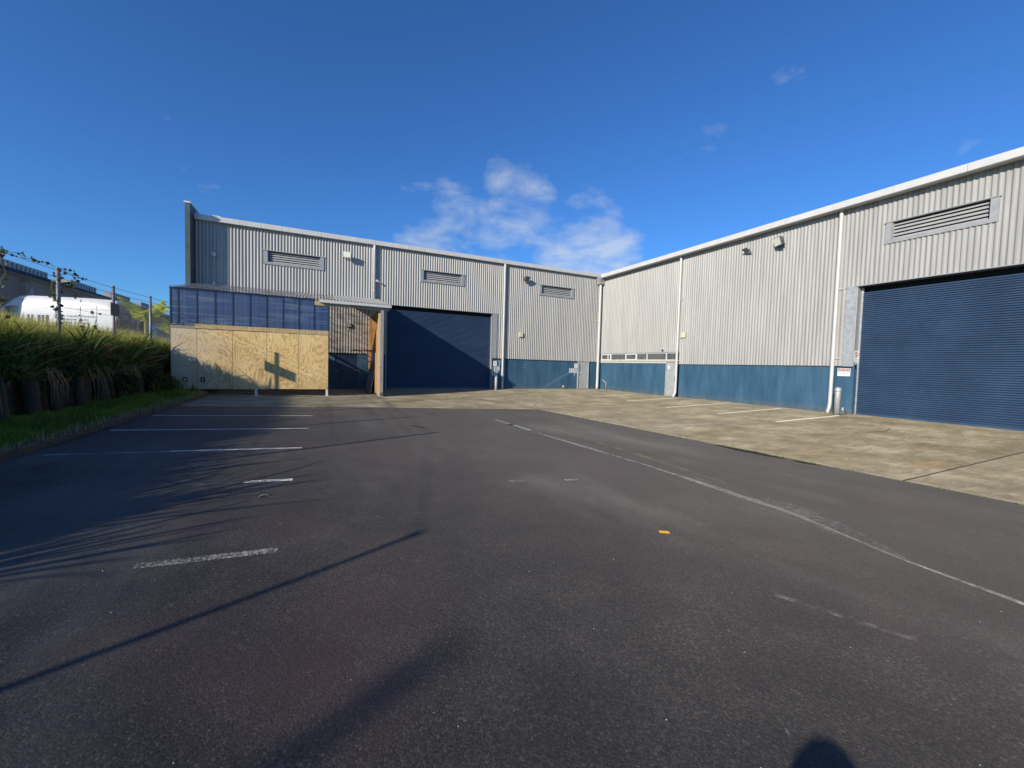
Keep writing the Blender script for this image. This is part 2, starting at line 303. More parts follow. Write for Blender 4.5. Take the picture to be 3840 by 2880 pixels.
# ------------------------------------------------------------------ mesh helpers
class MB:
    def __init__(s): s.v = []; s.f = []
    def poly(s, pts): 
        k = len(s.v); s.v += [tuple(p) for p in pts]; s.f.append(tuple(range(k, k+len(pts)))); return s
    def box(s, x0, x1, y0, y1, z0, z1):
        k = len(s.v); s.v += [(x, y, z) for x in (x0, x1) for y in (y0, y1) for z in (z0, z1)]
        s.f += [tuple(k+i for i in q) for q in ((0, 1, 3, 2), (4, 6, 7, 5), (0, 4, 5, 1), (2, 3, 7, 6), (0, 2, 6, 4), (1, 5, 7, 3))]; return s
    def obox(s, c, ux, uy, uz):
        """oriented box: centre and three half-extent vectors"""
        c, ux, uy, uz = map(Vector, (c, ux, uy, uz)); k = len(s.v)
        s.v += [tuple(c + a*ux + b*uy + d*uz) for a in (-1, 1) for b in (-1, 1) for d in (-1, 1)]
        s.f += [tuple(k+i for i in q) for q in ((0, 1, 3, 2), (4, 6, 7, 5), (0, 4, 5, 1), (2, 3, 7, 6), (0, 2, 6, 4), (1, 5, 7, 3))]; return s
    def path(s, pts, r, n=8, cap=True):
        pts = [Vector(p) for p in pts]; rs = r if isinstance(r, (list, tuple)) else [r]*len(pts); rings = []
        prev = None
        for i, p in enumerate(pts):
            t = (pts[min(i+1, len(pts)-1)] - pts[max(i-1, 0)]).normalized()
            if prev is None: u = t.orthogonal().normalized()
            else: u = (prev - t*prev.dot(t)).normalized()
            prev = u; w = t.cross(u); k = len(s.v)
            s.v += [tuple(p + rs[i]*(math.cos(2*math.pi*j/n)*u + math.sin(2*math.pi*j/n)*w)) for j in range(n)]; rings.append(k)
        for a_, b_ in zip(rings, rings[1:]):
            s.f += [(a_+j, a_+(j+1) % n, b_+(j+1) % n, b_+j) for j in range(n)]
        if cap: s.f.append(tuple(rings[0]+j for j in range(n))[::-1]); s.f.append(tuple(rings[-1]+j for j in range(n)))
        return s
    def lathe(s, c, prof, n=16):
        cx_, cy_, cz_ = c; rings = []
        for r, z in prof:
            k = len(s.v); s.v += [(cx_+r*math.cos(2*math.pi*j/n), cy_+r*math.sin(2*math.pi*j/n), cz_+z) for j in range(n)]; rings.append(k)
        for a_, b_ in zip(rings, rings[1:]): s.f += [(a_+j, a_+(j+1) % n, b_+(j+1) % n, b_+j) for j in range(n)]
        s.f.append(tuple(rings[0]+j for j in range(n))[::-1]); s.f.append(tuple(rings[-1]+j for j in range(n))); return s
    def mesh(s, name, mat, smooth=False):
        me = bpy.data.meshes.new(name); me.from_pydata(s.v, [], s.f); me.update()
        if mat: me.materials.append(MATS[mat])
        if smooth:
            for p in me.polygons: p.use_smooth = True
        return me
    def build(s, name, mat, parent=None, smooth=False, bevel=0):
        o = bpy.data.objects.new(name, s.mesh(name, mat, smooth)); COL.objects.link(o); par(o, parent)
        if bevel:
            b = o.modifiers.new('bevel', 'BEVEL'); b.width = bevel; b.segments = 2; b.limit_method = 'ANGLE'
        return o
WORLD = {}
def wloc(o): return Vector(WORLD.get(o.name, (0, 0, 0)))
def par(o, parent):
    if parent is None: return
    o.parent = parent; o.matrix_parent_inverse = Matrix.Translation(-wloc(parent))
def thing(name, label, cat, loc=(0, 0, 0), group=None):
    o = bpy.data.objects.new(name, None); COL.objects.link(o); o.location = loc; o.empty_display_size = .2; WORLD[o.name] = tuple(loc)
    return tag(o, label, cat, group)
def tag(o, label, cat, group=None):
    o['label'] = label; o['category'] = cat
    if group: o['group'] = group
    return o
def struct(o): o['kind'] = 'structure'; return o
def stuff(o, label=None, cat=None):
    o['kind'] = 'stuff'
    if label: o['label'] = label; o['category'] = cat
    return o
def inst(me, name, parent, loc, rot=(0, 0, 0), scale=(1, 1, 1)):
    o = bpy.data.objects.new(name, me); COL.objects.link(o); o.location = loc; o.rotation_euler = rot; o.scale = scale; par(o, parent); return o
def text_part(body, name, mat, parent, origin, ux, uz, size, extrude=.002, align='CENTER', squeeze=1.):
    """flat lettering standing on a surface: ux = reading direction, uz = up"""
    cu = bpy.data.curves.new(name, 'FONT'); cu.body = body; cu.size = size; cu.align_x = align; cu.align_y = 'CENTER'; cu.extrude = extrude; cu.resolution_u = 2
    tmp = bpy.data.objects.new('tmp_text', cu); COL.objects.link(tmp); dg = bpy.context.evaluated_depsgraph_get()
    me = bpy.data.meshes.new_from_object(tmp.evaluated_get(dg)); bpy.data.objects.remove(tmp)
    ux, uz = Vector(ux).normalized()*squeeze, Vector(uz).normalized(); nn = ux.normalized().cross(uz); mm = Matrix.Identity(4)
    for i in range(3): mm[i][0] = ux[i]; mm[i][1] = uz[i]; mm[i][2] = nn[i]; mm[i][3] = origin[i]
    me.transform(mm); me.materials.clear(); me.materials.append(MATS[mat]); o = bpy.data.objects.new(name, me); COL.objects.link(o); par(o, parent); return o

# ================================================================== SETTING
def sheet(name, mat, xs, ys, fz, parent=None, skirt=0):
    nx, ny = len(xs), len(ys); mb = MB()
    mb.v = [(x, y, fz(x, y)) for y in ys for x in xs]
    mb.f = [(j*nx+i, j*nx+i+1, (j+1)*nx+i+1, (j+1)*nx+i) for j in range(ny-1) for i in range(nx-1)]
    if skirt:
        edge = [(i, 0) for i in range(nx)] + [(nx-1, j) for j in range(1, ny)] + [(i, ny-1) for i in range(nx-2, -1, -1)] + [(0, j) for j in range(ny-2, 0, -1)]
        k = len(mb.v); ids = [j*nx+i for i, j in edge]; mb.v += [(mb.v[q][0], mb.v[q][1], mb.v[q][2]-skirt) for q in ids]; n = len(ids)
        mb.f += [(ids[i], k+i, k+(i+1) % n, ids[(i+1) % n]) for i in range(n)]
    return mb.build(name, mat, parent)
def lin(a_, b_, step): return list(np.linspace(a_, b_, max(2, int(abs(b_-a_)/step)+1)))
g0 = struct(MB().poly([(-2500, -2500, -.62), (2500, -2500, -.62), (2500, 2500, -.62), (-2500, 2500, -.62)]).build('ground', 'outer_ground'))
asphalt = struct(sheet('asphalt_yard', 'asphalt', lin(-3.95, 0, .33)[:-1] + lin(0, XE, .4), lin(-40, -2, 2)[:-1] + lin(-2, YF, .3), gz))
struct(sheet('entrance_asphalt', 'asphalt', lin(-40, -3.96, 3), lin(-40, -.6, 3), lambda x, y: .03))
apron = struct(MB().box(-5.1, XR+.3, -14, YB+.4, -.56, -.47).build('concrete_apron', 'joint_dark'))
gap = .009
for x0, x1, y0, y1 in ((XE, XR+.3, -12, 3.3), (XE, XR+.3, 3.3, 9.38), (XE, XR+.3, 9.38, YF), (9.1, XR, YF, YB), (2.28, 9.1, YF, YB), (-5.1, 2.28, YF, YB)):
    sheet('slab', 'concrete_slab', lin(x0+gap, x1-gap, .4), lin(y0+gap, y1-gap, .4), gz if x0 > 0 else (lambda x, y: gz(max(x, -3.9), y)), apron, .35)
floor_in = MB().box(3.3, 10.5, YB+.0, YB+.7, -.2, -.004); floor_in.build('slab', 'concrete_slab', apron)
MB().box(XR+.31, XR+.9, 1.8, 8.9, -.2, -.004).build('slab', 'concrete_slab', apron)
# long dark line and cracks in the slabs
def ribbon(name, mat, pts, w, parent, dz=.004, step=.3, wob=0):
    P_ = []
    for (xa, ya), (xb, yb) in zip(pts, pts[1:]):
        n = max(1, int(math.hypot(xb-xa, yb-ya)/step))
        P_ += [(xa+(xb-xa)*i/n, ya+(yb-ya)*i/n) for i in range(n)]
    P_.append(pts[-1]); mb = MB(); n = len(P_)
    for i, (x, y) in enumerate(P_):
        ax, ay = P_[max(i-1, 0)]; bx, by = P_[min(i+1, n-1)]; l = math.hypot(bx-ax, by-ay) or 1; nx_, ny_ = -(by-ay)/l, (bx-ax)/l
        ww = (w(i/(n-1)) if callable(w) else w)/2; o_ = random.uniform(-wob, wob)
        for s_ in (-1, 1):
            xx, yy = x+nx_*(s_*ww+o_), y+ny_*(s_*ww+o_); mb.v.append((xx, yy, gz(xx, yy)+dz))
    mb.f = [(2*i, 2*i+1, 2*i+3, 2*i+2) for i in range(n-1)]
    return mb.build(name, mat, parent)
ribbon('dark_line', 'joint_dark', [(-.35, 16.19), (12.5, 22.75)], .07, apron)  # straight dark line across the rear slabs
ribbon('crack', 'joint_dark', [(11.2, 6.75), (12.1, 6.5), (12.9, 6.5), (14.0, 6.25), (15.2, 6.1), (16.1, 6.35)], .022, apron, .004, .12, .02)
ribbon('crack', 'joint_dark', [(9.2, 16.5), (9.6, 17.6), (10.6, 18.4)], .03, apron, .004, .12, .02)
ribbon('slab_lip', 'lip_pale', [(8.99, -2), (8.98, 15.8)], .09, apron, .004, .3, .006)
for y in (3.3, YF): ribbon('joint_line', 'joint_dark', [(XE+.02, y), (XR, y)], .03, apron, .005)  # dark line laid along the slab joints
ribbon('joint_dust', 'silt', [(9.2, 9.4), (14.1, 9.32)], .12, apron, .005, .3, .01)
ribbon('joint_dust', 'silt', [(9.1, 16.2), (9.1, 24.4)], .10, apron, .005, .3, .008)
# parking lines
for y, x0, x1 in ((8.71, 14.25, 18.1), (11.12, 14.38, 18.46), (13.7, 14.33, 18.7), (16.85, 14.74, 18.3), (19.8, 14.8, 17.6)):
    ribbon('parking_line', 'cream_paint', [(x0, y), (x1, y)], .10, apron)
for y, x0, x1, m_ in ((15.74, -3.75, -.07, 'white_paint'), (13.24, -3.8, -.13, 'white_paint'), (10.8, -3.76, -.19, 'white_paint'), (8.42, -2.2, -.26, 'white_paint'), (8.40, -3.72, -2.2, 'worn_paint'),
                      (6.2, -.86, -.3, 'chipped_paint'), (6.2, -1.6, -.86, 'faint_silt'), (3.92, -1.25, -.3, 'worn_paint')):
    ribbon('parking_line', m_, [(x0, y+.02), (x1, y)], .10, asphalt)
ribbon('silt_seam', 'silt', [(5.25, 12.4), (5.22, 10.0), (5.36, 5.5), (5.24, 3.0), (4.88, 1.73), (4.80, 1.0), (4.7, -.6)], lambda t: .09+.05*math.sin(t*21), asphalt, .004, .15, .006)
ribbon('silt_seam', 'faint_silt', [(5.5, 4.6), (5.2, 2.6), (4.9, 1.75)], lambda t: .55*math.sin(math.pi*t)+.05, asphalt, .006, .15, .01)
ribbon('yellow_line', 'faded_yellow', [(6.11, 10.1), (5.9, 6.3), (5.7, 4.2)], .08, asphalt)
ribbon('white_scuff', 'faint_silt', [(3.12, 1.85), (3.28, 1.5), (3.45, 1.15)], .06, asphalt)
ribbon('white_scuff', 'worn_paint', [(2.5, 5.3), (2.75, 5.25)], .09, asphalt); ribbon('white_scuff', 'worn_paint', [(3.35, 5.1), (3.55, 5.06)], .08, asphalt)
ribbon('yellow_mark', 'yellow_paint', [(3.20, 3.08), (3.29, 3.03)], .065, asphalt); ribbon('yellow_mark', 'faded_yellow', [(3.72, 3.07), (3.90, 3.05)], .07, asphalt)
ribbon('tar_patch', 'joint_dark', [(6.8, 15.6), (8.2, 15.2)], .12, asphalt)
ribbon('oil_spot', 'joint_dark', [(2.3, 11.1), (2.5, 10.6)], .16, asphalt); ribbon('oil_spot', 'joint_dark', [(3.4, 14.0), (3.7, 13.9)], .2, asphalt)
# gutter holes beside the slab edge, their inner shade painted as flat black patches
for y0, y1, w_ in ((5.15, 6.8, .30), (4.55, 5.0, .2)):
    ribbon('hole_patch', 'void_dark', [(8.77, y0), (8.80, (y0+y1)/2), (8.78, y1)], lambda t, w_=w_: w_*math.sin(math.pi*min(.97, max(.05, t)))+.02, asphalt, .006, .12, .012)
mb = MB()
for i in range(900):
    y = random.choice((random.uniform(4.5, 6.8), random.uniform(1.5, 15.5))); x = 8.84+random.gauss(0, .022); h_ = random.uniform(.008, .035); an = random.uniform(0, 6.28); z = gz(x, y)
    if random.random() > .6 and not 4.5 < y < 6.8: continue
    mb.poly([(x-.012*math.cos(an), y-.012*math.sin(an), z), (x+.012*math.cos(an), y+.012*math.sin(an), z), (x+random.gauss(0, .01), y+random.gauss(0, .01), z+h_)])
stuff(mb.build('slab_edge_moss', 'moss'), 'yellow green moss tufts along the edge of the concrete slab', 'moss')
# drain grate in the asphalt seam
gr = thing('drain_grate', 'short slotted drain grate with pale bars in the asphalt seam', 'drain', (5.2, 10.2, gz(5.2, 10.2)))
mbb = MB()
for i in range(11):
    y = 9.75+i*.1; z = gz(5.22, y); MB().box(5.16, 5.30, y, y+.04, z+.004, z+.022).build('bar', 'flashing_grey', gr)
z = gz(5.2, 10.2); MB().box(5.14, 5.32, 9.7, 11.0, z-.05, z+.008).build('tray', 'void_dark', gr)
# loose pebbles
mb = MB()
for i in range(70):
    d_ = random.uniform(.9, 9)**1.0; an = random.uniform(-.35, 1.35); x, y = d_*math.sin(an), d_*math.cos(an)
    if x > 8.6 or y > 15: continue
    r = random.uniform(.0025, .0055); z = gz(x, y); k = len(mb.v)
    mb.v += [(x-r, y, z), (x+r, y-.6*r, z), (x+.3*r, y+r, z), (x, y, z+r*1.1)]; mb.f += [(k, k+1, k+3), (k+1, k+2, k+3), (k+2, k, k+3)]
stuff(mb.build('loose_grit', 'pebble_white'), 'tiny pale stone chips scattered over the asphalt', 'grit')
lf = MB(); z = gz(-.52, 5.5)
lf.v = [(-.62+.03*i, 5.5+.035*math.sin(i*.9)+.02*s_, z+.006+.014*math.sin(i*.8)) for i in range(8) for s_ in (-1, 1)]; lf.f = [(2*i, 2*i+1, 2*i+3, 2*i+2) for i in range(7)]
tag(lf.build('fallen_leaf', 'litter_leaf'), 'single dry curled leaf lying on the open asphalt', 'leaf')

# kerb, verge, bank, upper lot
kerb = tag(MB().box(-4.06, -3.95, .6, 19.6, -.3, -.02).build('kerb', 'kerb_dirty'), 'low dirty concrete kerb between asphalt and grass verge', 'kerb')
yy_ = .6
while yy_ < 19.4:
    L_ = 1.2; o_ = random.uniform(-.008, .008); mb = MB(); ys = lin(yy_+.006, yy_+L_-.006, .3); pr = [(-3.935, -.05), (-3.945, .10), (-3.97, .13), (-4.08, .135), (-4.10, -.05)]
    for y in ys:
        for px_, pz_ in pr: mb.v.append((px_+o_+random.gauss(0, .004), y, .03+pz_+random.gauss(0, .005)))
    n = len(pr); mb.f = [(j*n+i, j*n+i+1, (j+1)*n+i+1, (j+1)*n+i) for j in range(len(ys)-1) for i in range(n-1)] + [tuple(range(n)), tuple(range(len(mb.v)-n, len(mb.v)))]
    mb.build('kerb_stone', 'kerb_dirty', kerb); yy_ += L_
XW = -5.45                                             # retaining wall line
def bank_k(y): return min(1, max(0, (y-.2)/2.6))       # the bank runs out behind the camera
def vz(x, y): return .12 + .10*(-4.08-x)/1.3 + .02*math.sin(y*2.1+x*3)
struct(sheet('verge', 'verge_soil', lin(-5.6, -4.09, .25), lin(.3, 24.2, .35), vz))
def bz(x, y):
    k = bank_k(y); pr = np.interp(-x, [5.30, 5.52, 5.9, 6.3, 8, 12], [.98, 1.08, 1.5, 1.84, 1.95, 2.0])
    return .03 + (pr-.03)*k + .03*math.sin(y*1.7+x*2.3)*k
struct(sheet('bank', 'soil', [-8, -7, -6.6, -6.3, -6.1, -5.9, -5.7, -5.52, -5.42], lin(-.4, 24.0, .4), bz))
struct(sheet('bank', 'soil', [-8, -7, -6.6, -6.3, -6.1, -5.9, -5.75], lin(24.0, 70, 2), lambda x, y: 1.95 if x < -6.2 else 1.8))
struct(sheet('upper_lot', 'lot_gravel', lin(-160, -8, 8), lin(-.4, 160, 8), lambda x, y: .03+1.96*bank_k(y)))

# ================================================================== WAREHOUSE
WH = thing('warehouse', 'L-shaped warehouse with pale corrugated walls, blue base walls and white gutters', 'warehouse', (6, YB, 0))
PITCH_R, DEP = .1425, .034
PROF = [(0, 0), (.014, 0), (.055, DEP), (.085, DEP), (.126, 0)]
def prof_pts(a0, a1):
    pts = []
    k0 = math.floor(a0/PITCH_R)-1
    raw = [(k*PITCH_R+p, d) for k in range(k0, math.ceil(a1/PITCH_R)+2) for p, d in PROF]
    def at(a):
        for (p, d), (q, e) in zip(raw, raw[1:]):
            if p <= a <= q: return d+(e-d)*(a-p)/(q-p) if q > p else d
    return [(a0, at(a0))] + [(p, d) for p, d in raw if a0+1e-5 < p < a1-1e-5] + [(a1, at(a1))]
def back(a_, d, z): return (a_, YB-d, z)
def right(a_, d, z): return (XR-d, a_, z)
def rects(a0, a1, z0, z1, holes):
    """cut rectangular holes out of a rectangle, return pieces"""
    out_ = [(a0, a1, z0, z1)]
    for ha, hb, hc, hd in holes:
        nxt = []
        for (p, q, r, s_) in out_:
            if hb <= p+1e-4 or ha >= q-1e-4 or hd <= r+1e-4 or hc >= s_-1e-4: nxt.append((p, q, r, s_)); continue
            if ha > p: nxt.append((p, ha, r, s_)); 
            if hb < q: nxt.append((hb, q, r, s_))
            p2, q2 = max(p, ha), min(q, hb)
            if hc > r: nxt.append((p2, q2, r, hc))
            if hd < s_: nxt.append((p2, q2, hd, s_))
        out_ = nxt
    return [t for t in out_ if t[1]-t[0] > .01 and t[3]-t[2] > .01]
def clad_wall(fn, a0, a1, z1, zbot, holes):
    a_ = a0; k = 0
    while a_ < a1-.01:
        b_ = min(a_+.7125, a1)
        for p, q, r, s_ in rects(a_, b_, zbot(.5*(a_+b_)), z1, holes):
            pts = prof_pts(p, q); mb = MB(); off = .0025*(k % 2)
            mb.v = [fn(x, d+off, z) for x, d in pts for z in (r, s_)]; mb.f = [(2*i, 2*i+2, 2*i+3, 2*i+1) for i in range(len(pts)-1)]
            mb.build('cladding_sheet', 'cladding_pale', WH)
        a_ = b_; k += 1
DOOR_B = (3.6, 10.2, -.1, 4.9); DOOR_R = (2.1, 8.7, -.1, 5.0)
LV_B = [(-2.36, .08, 6.54, 7.10), (5.68, 8.06, 6.54, 7.10), (13.79, 16.23, 6.54, 7.10)]
LV_R = [(5.36, 7.76, 6.51, 7.13)]
clad_wall(back, -5.40, XR-.02, 8.2, lambda a_: 2.0, [DOOR_B] + LV_B)
clad_wall(right, -9.0, 17.25, 8.2, lambda a_: 1.9, [DOOR_R] + LV_R)
clad_wall(right, 17.25, YB-.02, 8.2, lambda a_: 2.62, [])
# inner core so that openings are backed, low roof
MB().box(-5.42, XR+20, YB+.55, YB+30, -.3, 8.25).build('inner_wall', 'core_dark', WH)
MB().box(XR+.7, XR+20, -9, YB+.54, -.3, 8.24).build('inner_wall', 'core_dark', WH)
for (x0, x1, y0, y1) in ((-5.42, XR+20, YB+.02, YB+31), (XR+.02, XR+20, -9, YB+.01)): MB().box(x0, x1, y0, y1, 8.26, 8.33).build('roof', 'roof_steel', WH)
# blue concrete base panels (set back behind the cladding), joints left open
def dado(fn, a0, a1, top, d0=-.055):
    p, q = fn(a0, d0, -.2), fn(a1, d0-.16, top); MB().box(min(p[0], q[0]), max(p[0], q[0]), min(p[1], q[1]), max(p[1], q[1]), -.2, top).build('base_panel', 'blue_panel', WH, bevel=.006)
dado(back, -5.4, .48, 2.06); dado(back, 2.02, 3.59, 2.06); dado(back, .48, .86, 2.06); dado(back, 10.21, 11.28, 2.06); dado(back, 11.30, 16.98, 2.06); dado(back, 17.97, XR+.2, 2.06)
dado(right, 18.22, YB-.02, 1.93); dado(right, 9.36, 17.24, 1.96); dado(right, 8.72, 9.345, 1.96); dado(right, -9, 2.08, 1.96)
MB().box(.86, 2.02, YB+.06, YB+.2, 2.02, 2.06).build('door_head', 'door_navy', WH)
# recess linings of the roller doors
for args in ((10.2, 10.25, YB-.02, YB+.34, -.2, 4.95, 'flashing_grey'), (3.55, 3.6, YB-.02, YB+.34, -.2, 4.95, 'flashing_grey')): MB().box(*args[:6]).build('reveal', args[6], WH)
MB().box(3.55, 10.25, YB+.005, YB+.5, 4.9, 4.95).build('reveal', 'flashing_grey', WH)
MB().box(XR+.005, XR+.5, 2.0, 8.75, 5.0, 5.05).build('reveal', 'flashing_grey', WH)
MB().box(XR+.0, XR+.36, 8.7, 8.75, 1.97, 4.995).build('reveal', 'flashing_grey', WH); MB().box(XR+.06, XR+.36, 8.69, 8.73, -.2, 1.965).build('reveal', 'blue_panel', WH)
MB().box(XR+.0, XR+.36, 2.05, 2.1, -.2, 4.995).build('reveal', 'flashing_grey', WH)
# flashings by the jambs and over the heads
MB().box(10.22, 10.53, YB-.062, YB-.046, 2.0, 4.92).build('flashing', 'flashing_grey', WH); MB().box(XR-.062, XR-.046, 8.72, 9.06, 1.88, 4.99).build('flashing', 'galvanised', WH)
MB().box(3.5, 10.56, YB-.06, YB+.004, 4.87, 4.90).build('flashing', 'flashing_grey', WH); MB().box(XR-.06, XR+.004, 2.0, 9.1, 4.97, 5.0).build('flashing', 'flashing_grey', WH)
# roller doors
def roller(fn, a0, a1, ztop, depth, n, rot):
    rd = MB(); p = fn(a0+.05, -depth+.015, .0); q = fn(a1-.05, -depth-.02, .09)
    rd.box(min(p[0], q[0]), max(p[0], q[0]), min(p[1], q[1]), max(p[1], q[1]), 0.0, .09)
    rd = rd.build('roller_door', 'roller_blue', WH)
    p = fn(a0+.02, -depth-.20, 0); q = fn(a1-.02, -depth-.22, 0)
    MB().box(min(p[0], q[0]), max(p[0], q[0]), min(p[1], q[1]), max(p[1], q[1]), ztop-.45, ztop-.002).build('drum_recess', 'void_dark', rd)
    pit = (ztop-.24-.09)/n; seg = 6; mb = MB()
    W_ = a1-a0-.08
    for i in range(seg+1):
        t = i/seg; dd = .032*math.sin(math.pi*min(1, t/.74)) if t < .74 else -.014
        for s_ in (0, 1): mb.v.append((s_*W_, -dd, pit*t))
    mb.f = [(2*i, 2*i+1, 2*i+3, 2*i+2) for i in range(seg)]
    me = mb.mesh('slat', 'roller_blue')
    for i in range(n):
        l = fn(a0+.04, -depth, .09+i*pit) if rot == 0 else fn(a1-.04, -depth, .09+i*pit)
        inst(me, 'slat', rd, l, (0, 0, rot))
    for s_, e in ((a0, .055), (a1-.055, .055)):
        p = fn(s_, -depth+.03, 0); q = fn(s_+e, -depth-.03, 0)
        MB().box(min(p[0], q[0]), max(p[0], q[0]), min(p[1], q[1]), max(p[1], q[1]), 0, ztop-.05).build('guide', 'galvanised' if rot else 'roller_blue', rd)
roller(back, 3.6, 10.2, 4.9, .22, 62, 0)
roller(right, 2.1, 8.7, 5.0, .30, 63, -math.pi/2)
# louvre vents
def louvre(fn, a0, a1, z0, z1):
    def bx(mb, p0, p1, d0, d1, r0, r1):
        p, q = fn(p0, d0, 0), fn(p1, d1, 0); return mb.box(min(p[0], q[0]), max(p[0], q[0]), min(p[1], q[1]), max(p[1], q[1]), r0, r1)
    mb = MB(); bx(mb, a0-.19, a0, -.05, .065, z0-.13, z1); bx(mb, a1, a1+.19, -.05, .065, z0-.13, z1); bx(mb, a0, a1, -.05, .063, z0-.13, z0); bx(mb, a0-.22, a1+.22, -.05, .085, z1, z1+.03)
    f = mb.build('louvre_vent', 'flashing_grey', WH)
    bx(MB(), a0, a1, -.26, -.24, z0-.01, z1+.01).build('dark_backing', 'void_dark', f)
    mb2 = MB(); bx(mb2, a0, a0+.015, -.24, -.01, z0, z1); bx(mb2, a1-.015, a1, -.24, -.01, z0, z1); mb2.build('vent_lining', 'flashing_grey', f)
    nb = 5; h_ = (z1-z0)/nb
    for i in range(nb):
        zc_ = z0+h_*(i+.42)
        pts = [fn(a0+.016, -.03, zc_-.050), fn(a1-.016, -.03, zc_-.050), fn(a1-.016, -.085, zc_+.034), fn(a0+.016, -.085, zc_+.034)]
        lo = [(p[0]+(fn(0, -.004, 0)[0]-fn(0, 0, 0)[0]), p[1]+(fn(0, -.004, 0)[1]-fn(0, 0, 0)[1]), p[2]-.004) for p in pts]; lip = [pts[0], pts[1], lo[1], lo[0]]
        b_ = MB().poly(pts).poly(lo[::-1]).poly(lip); b_.build('blade', 'louvre_blade', f)
for l in LV_B: louvre(back, *l)
for l in LV_R: louvre(right, *l)
# gutters
def gut(fn, a0, a1, step, ov, z0=8.13, z1=8.385):
    a_ = a0
    while a_ < a1-.02:
        b_ = min(a1, a_+step); pr = [(0.0, z0+.03), (ov-.03, z0), (ov, z0+.02), (ov+.012, z1), (ov-.03, z1+.004), (ov-.05, z1-.05), (0., z1-.05)]
        mb = MB(); 
        for e in (a_+.004, b_-.004): mb.v += [fn(e, d, z) for d, z in pr]
        n = len(pr); mb.f = [(i, (i+1) % n, n+(i+1) % n, n+i) for i in range(n)] + [tuple(range(n)), tuple(range(n, 2*n))]
        mb.build('gutter_section', 'gutter_white', WH); a_ = b_
gut(back, -5.38, XR-.30, .92, .21); gut(right, -9, YB-.46, 1.85, .45, 8.03, 8.285)
MB().box(-4.75, -4.35, YB-.1, YB+.3, 8.386, 8.46).build('roof_cap', 'gutter_white', WH)
# parapet end wall
pw = MB().box(-5.60, -5.41, 23.95, YB+31, -.3, 8.66).build('parapet_wall', 'parapet_green', WH)
MB().box(-5.63, -5.38, 23.92, YB+31, 8.663, 8.74).build('parapet_cap', 'gutter_white', pw); MB().box(-5.408, -5.39, YB+.22, YB+31, 8.40, 8.64).build('parapet_lining', 'parapet_lining', pw)
# rainhead and downpipes
rh = MB(); t0, t1 = 8.12, 7.62
rh.v = [(XR-.55, YB-.5, t0), (XR-.04, YB-.5, t0), (XR-.04, YB-.04, t0), (XR-.55, YB-.04, t0), (XR-.47, YB-.43, 7.8), (XR-.04, YB-.43, 7.8), (XR-.04, YB-.04, 7.8), (XR-.47, YB-.04, 7.8), (XR-.47, YB-.43, t1), (XR-.04, YB-.43, t1), (XR-.04, YB-.04, t1), (XR-.47, YB-.04, t1)]
rh.f = [(0, 1, 5, 4), (1, 2, 6, 5), (2, 3, 7, 6), (3, 0, 4, 7), (4, 5, 9, 8), (5, 6, 10, 9), (6, 7, 11, 10), (7, 4, 8, 11), (8, 9, 10, 11), (0, 3, 2, 1)]
rh.build('rainhead', 'flashing_grey', WH)
def downpipe(pts, r, brackets, bdir, mat='pvc_white'):
    o = MB().path(pts, r, 14).build('downpipe', mat, WH, True)
    for z in brackets:
        x, y = pts[1][0], pts[1][1]; bx_, by_ = bdir; mb = MB().lathe((x, y, z), [(r+.006, -.02), (r+.006, .02)], 14)
        mb.path([(x, y, z), (x+bx_, y+by_, z)], .012, 6); mb.build('bracket', 'pvc_white', o)
    return o
downpipe([(2.86, YB-.15, 8.14), (2.86, YB-.14, 7.9), (2.86, YB-.14, 5.02)], .066, (6.6, 5.6), (-.16, .07))
downpipe([(10.97, YB-.15, 8.14), (10.97, YB-.14, 7.9), (10.97, YB-.14, .35), (10.97, YB-.16, .0)], .070, (6.2, 4.7, 3.1), (-.17, .08))
downpipe([(18.56, YB-.27, 7.63), (18.56, YB-.27, 7.5), (18.56, YB-.27, .4), (18.54, YB-.29, .2), (18.53, YB-.31, .0)], .092, (6.4, 5.0, 3.5), (-.2, .2))
downpipe([(XR-.15, 17.28, 8.08), (XR-.14, 17.28, 7.9), (XR-.14, 17.28, .4), (XR-.16, 17.28, .22), (XR-.34, 17.25, .0)], .066, (5.6, 3.4, 2.1), (.08, -.18))
downpipe([(XR-.15, 9.36, 8.08), (XR-.14, 9.36, 7.9), (XR-.14, 9.36, .42), (XR-.17, 9.36, .24), (XR-.28, 9.36, .0)], .066, (4.95, 2.2), (.08, -.22))
MB().lathe((10.97, YB-.15, .02), [(.088, 0), (.088, .9)], 14).build('pipe_guard', 'pvc_grime', WH)
# personnel doors
def pdoor(fn, a0, a1, ztop, mat, d=-.05):
    def bx(p0, p1, d0, d1, r0, r1):
        p, q = fn(p0, d0, 0), fn(p1, d1, 0); return (min(p[0], q[0]), max(p[0], q[0]), min(p[1], q[1]), max(p[1], q[1]), r0, r1)
    fr = MB().box(*bx(a0, a0+.05, d+.045, d-.12, 0, ztop)).box(*bx(a1-.05, a1, d+.045, d-.12, 0, ztop)).box(*bx(a0+.05, a1-.05, d+.045, d-.12, ztop-.05, ztop)).build('door_frame', mat, WH)
    lf_ = MB().box(*bx(a0+.055, a1-.055, d+.0, d-.05, .012, ztop-.055)).build('door', mat, WH, bevel=.003)
    return lf_, bx
dl, bx = pdoor(back, 17.0, 17.95, 2.03, 'steel_door', -.01)
MB().box(*bx(17.10, 17.24, .002, -.008, 1.18, 1.86)).build('vision_frame', 'frame_white', dl); MB().box(*bx(17.125, 17.215, .006, .001, 1.21, 1.83)).build('vision_pane', 'window_glass', dl)
MB().box(*bx(17.075, 17.10, .05, -.004, .98, 1.14)).build('handle', 'galvanised', dl)
dl, bx = pdoor(right, 17.40, 18.20, 2.05, 'steel_door', -.02)
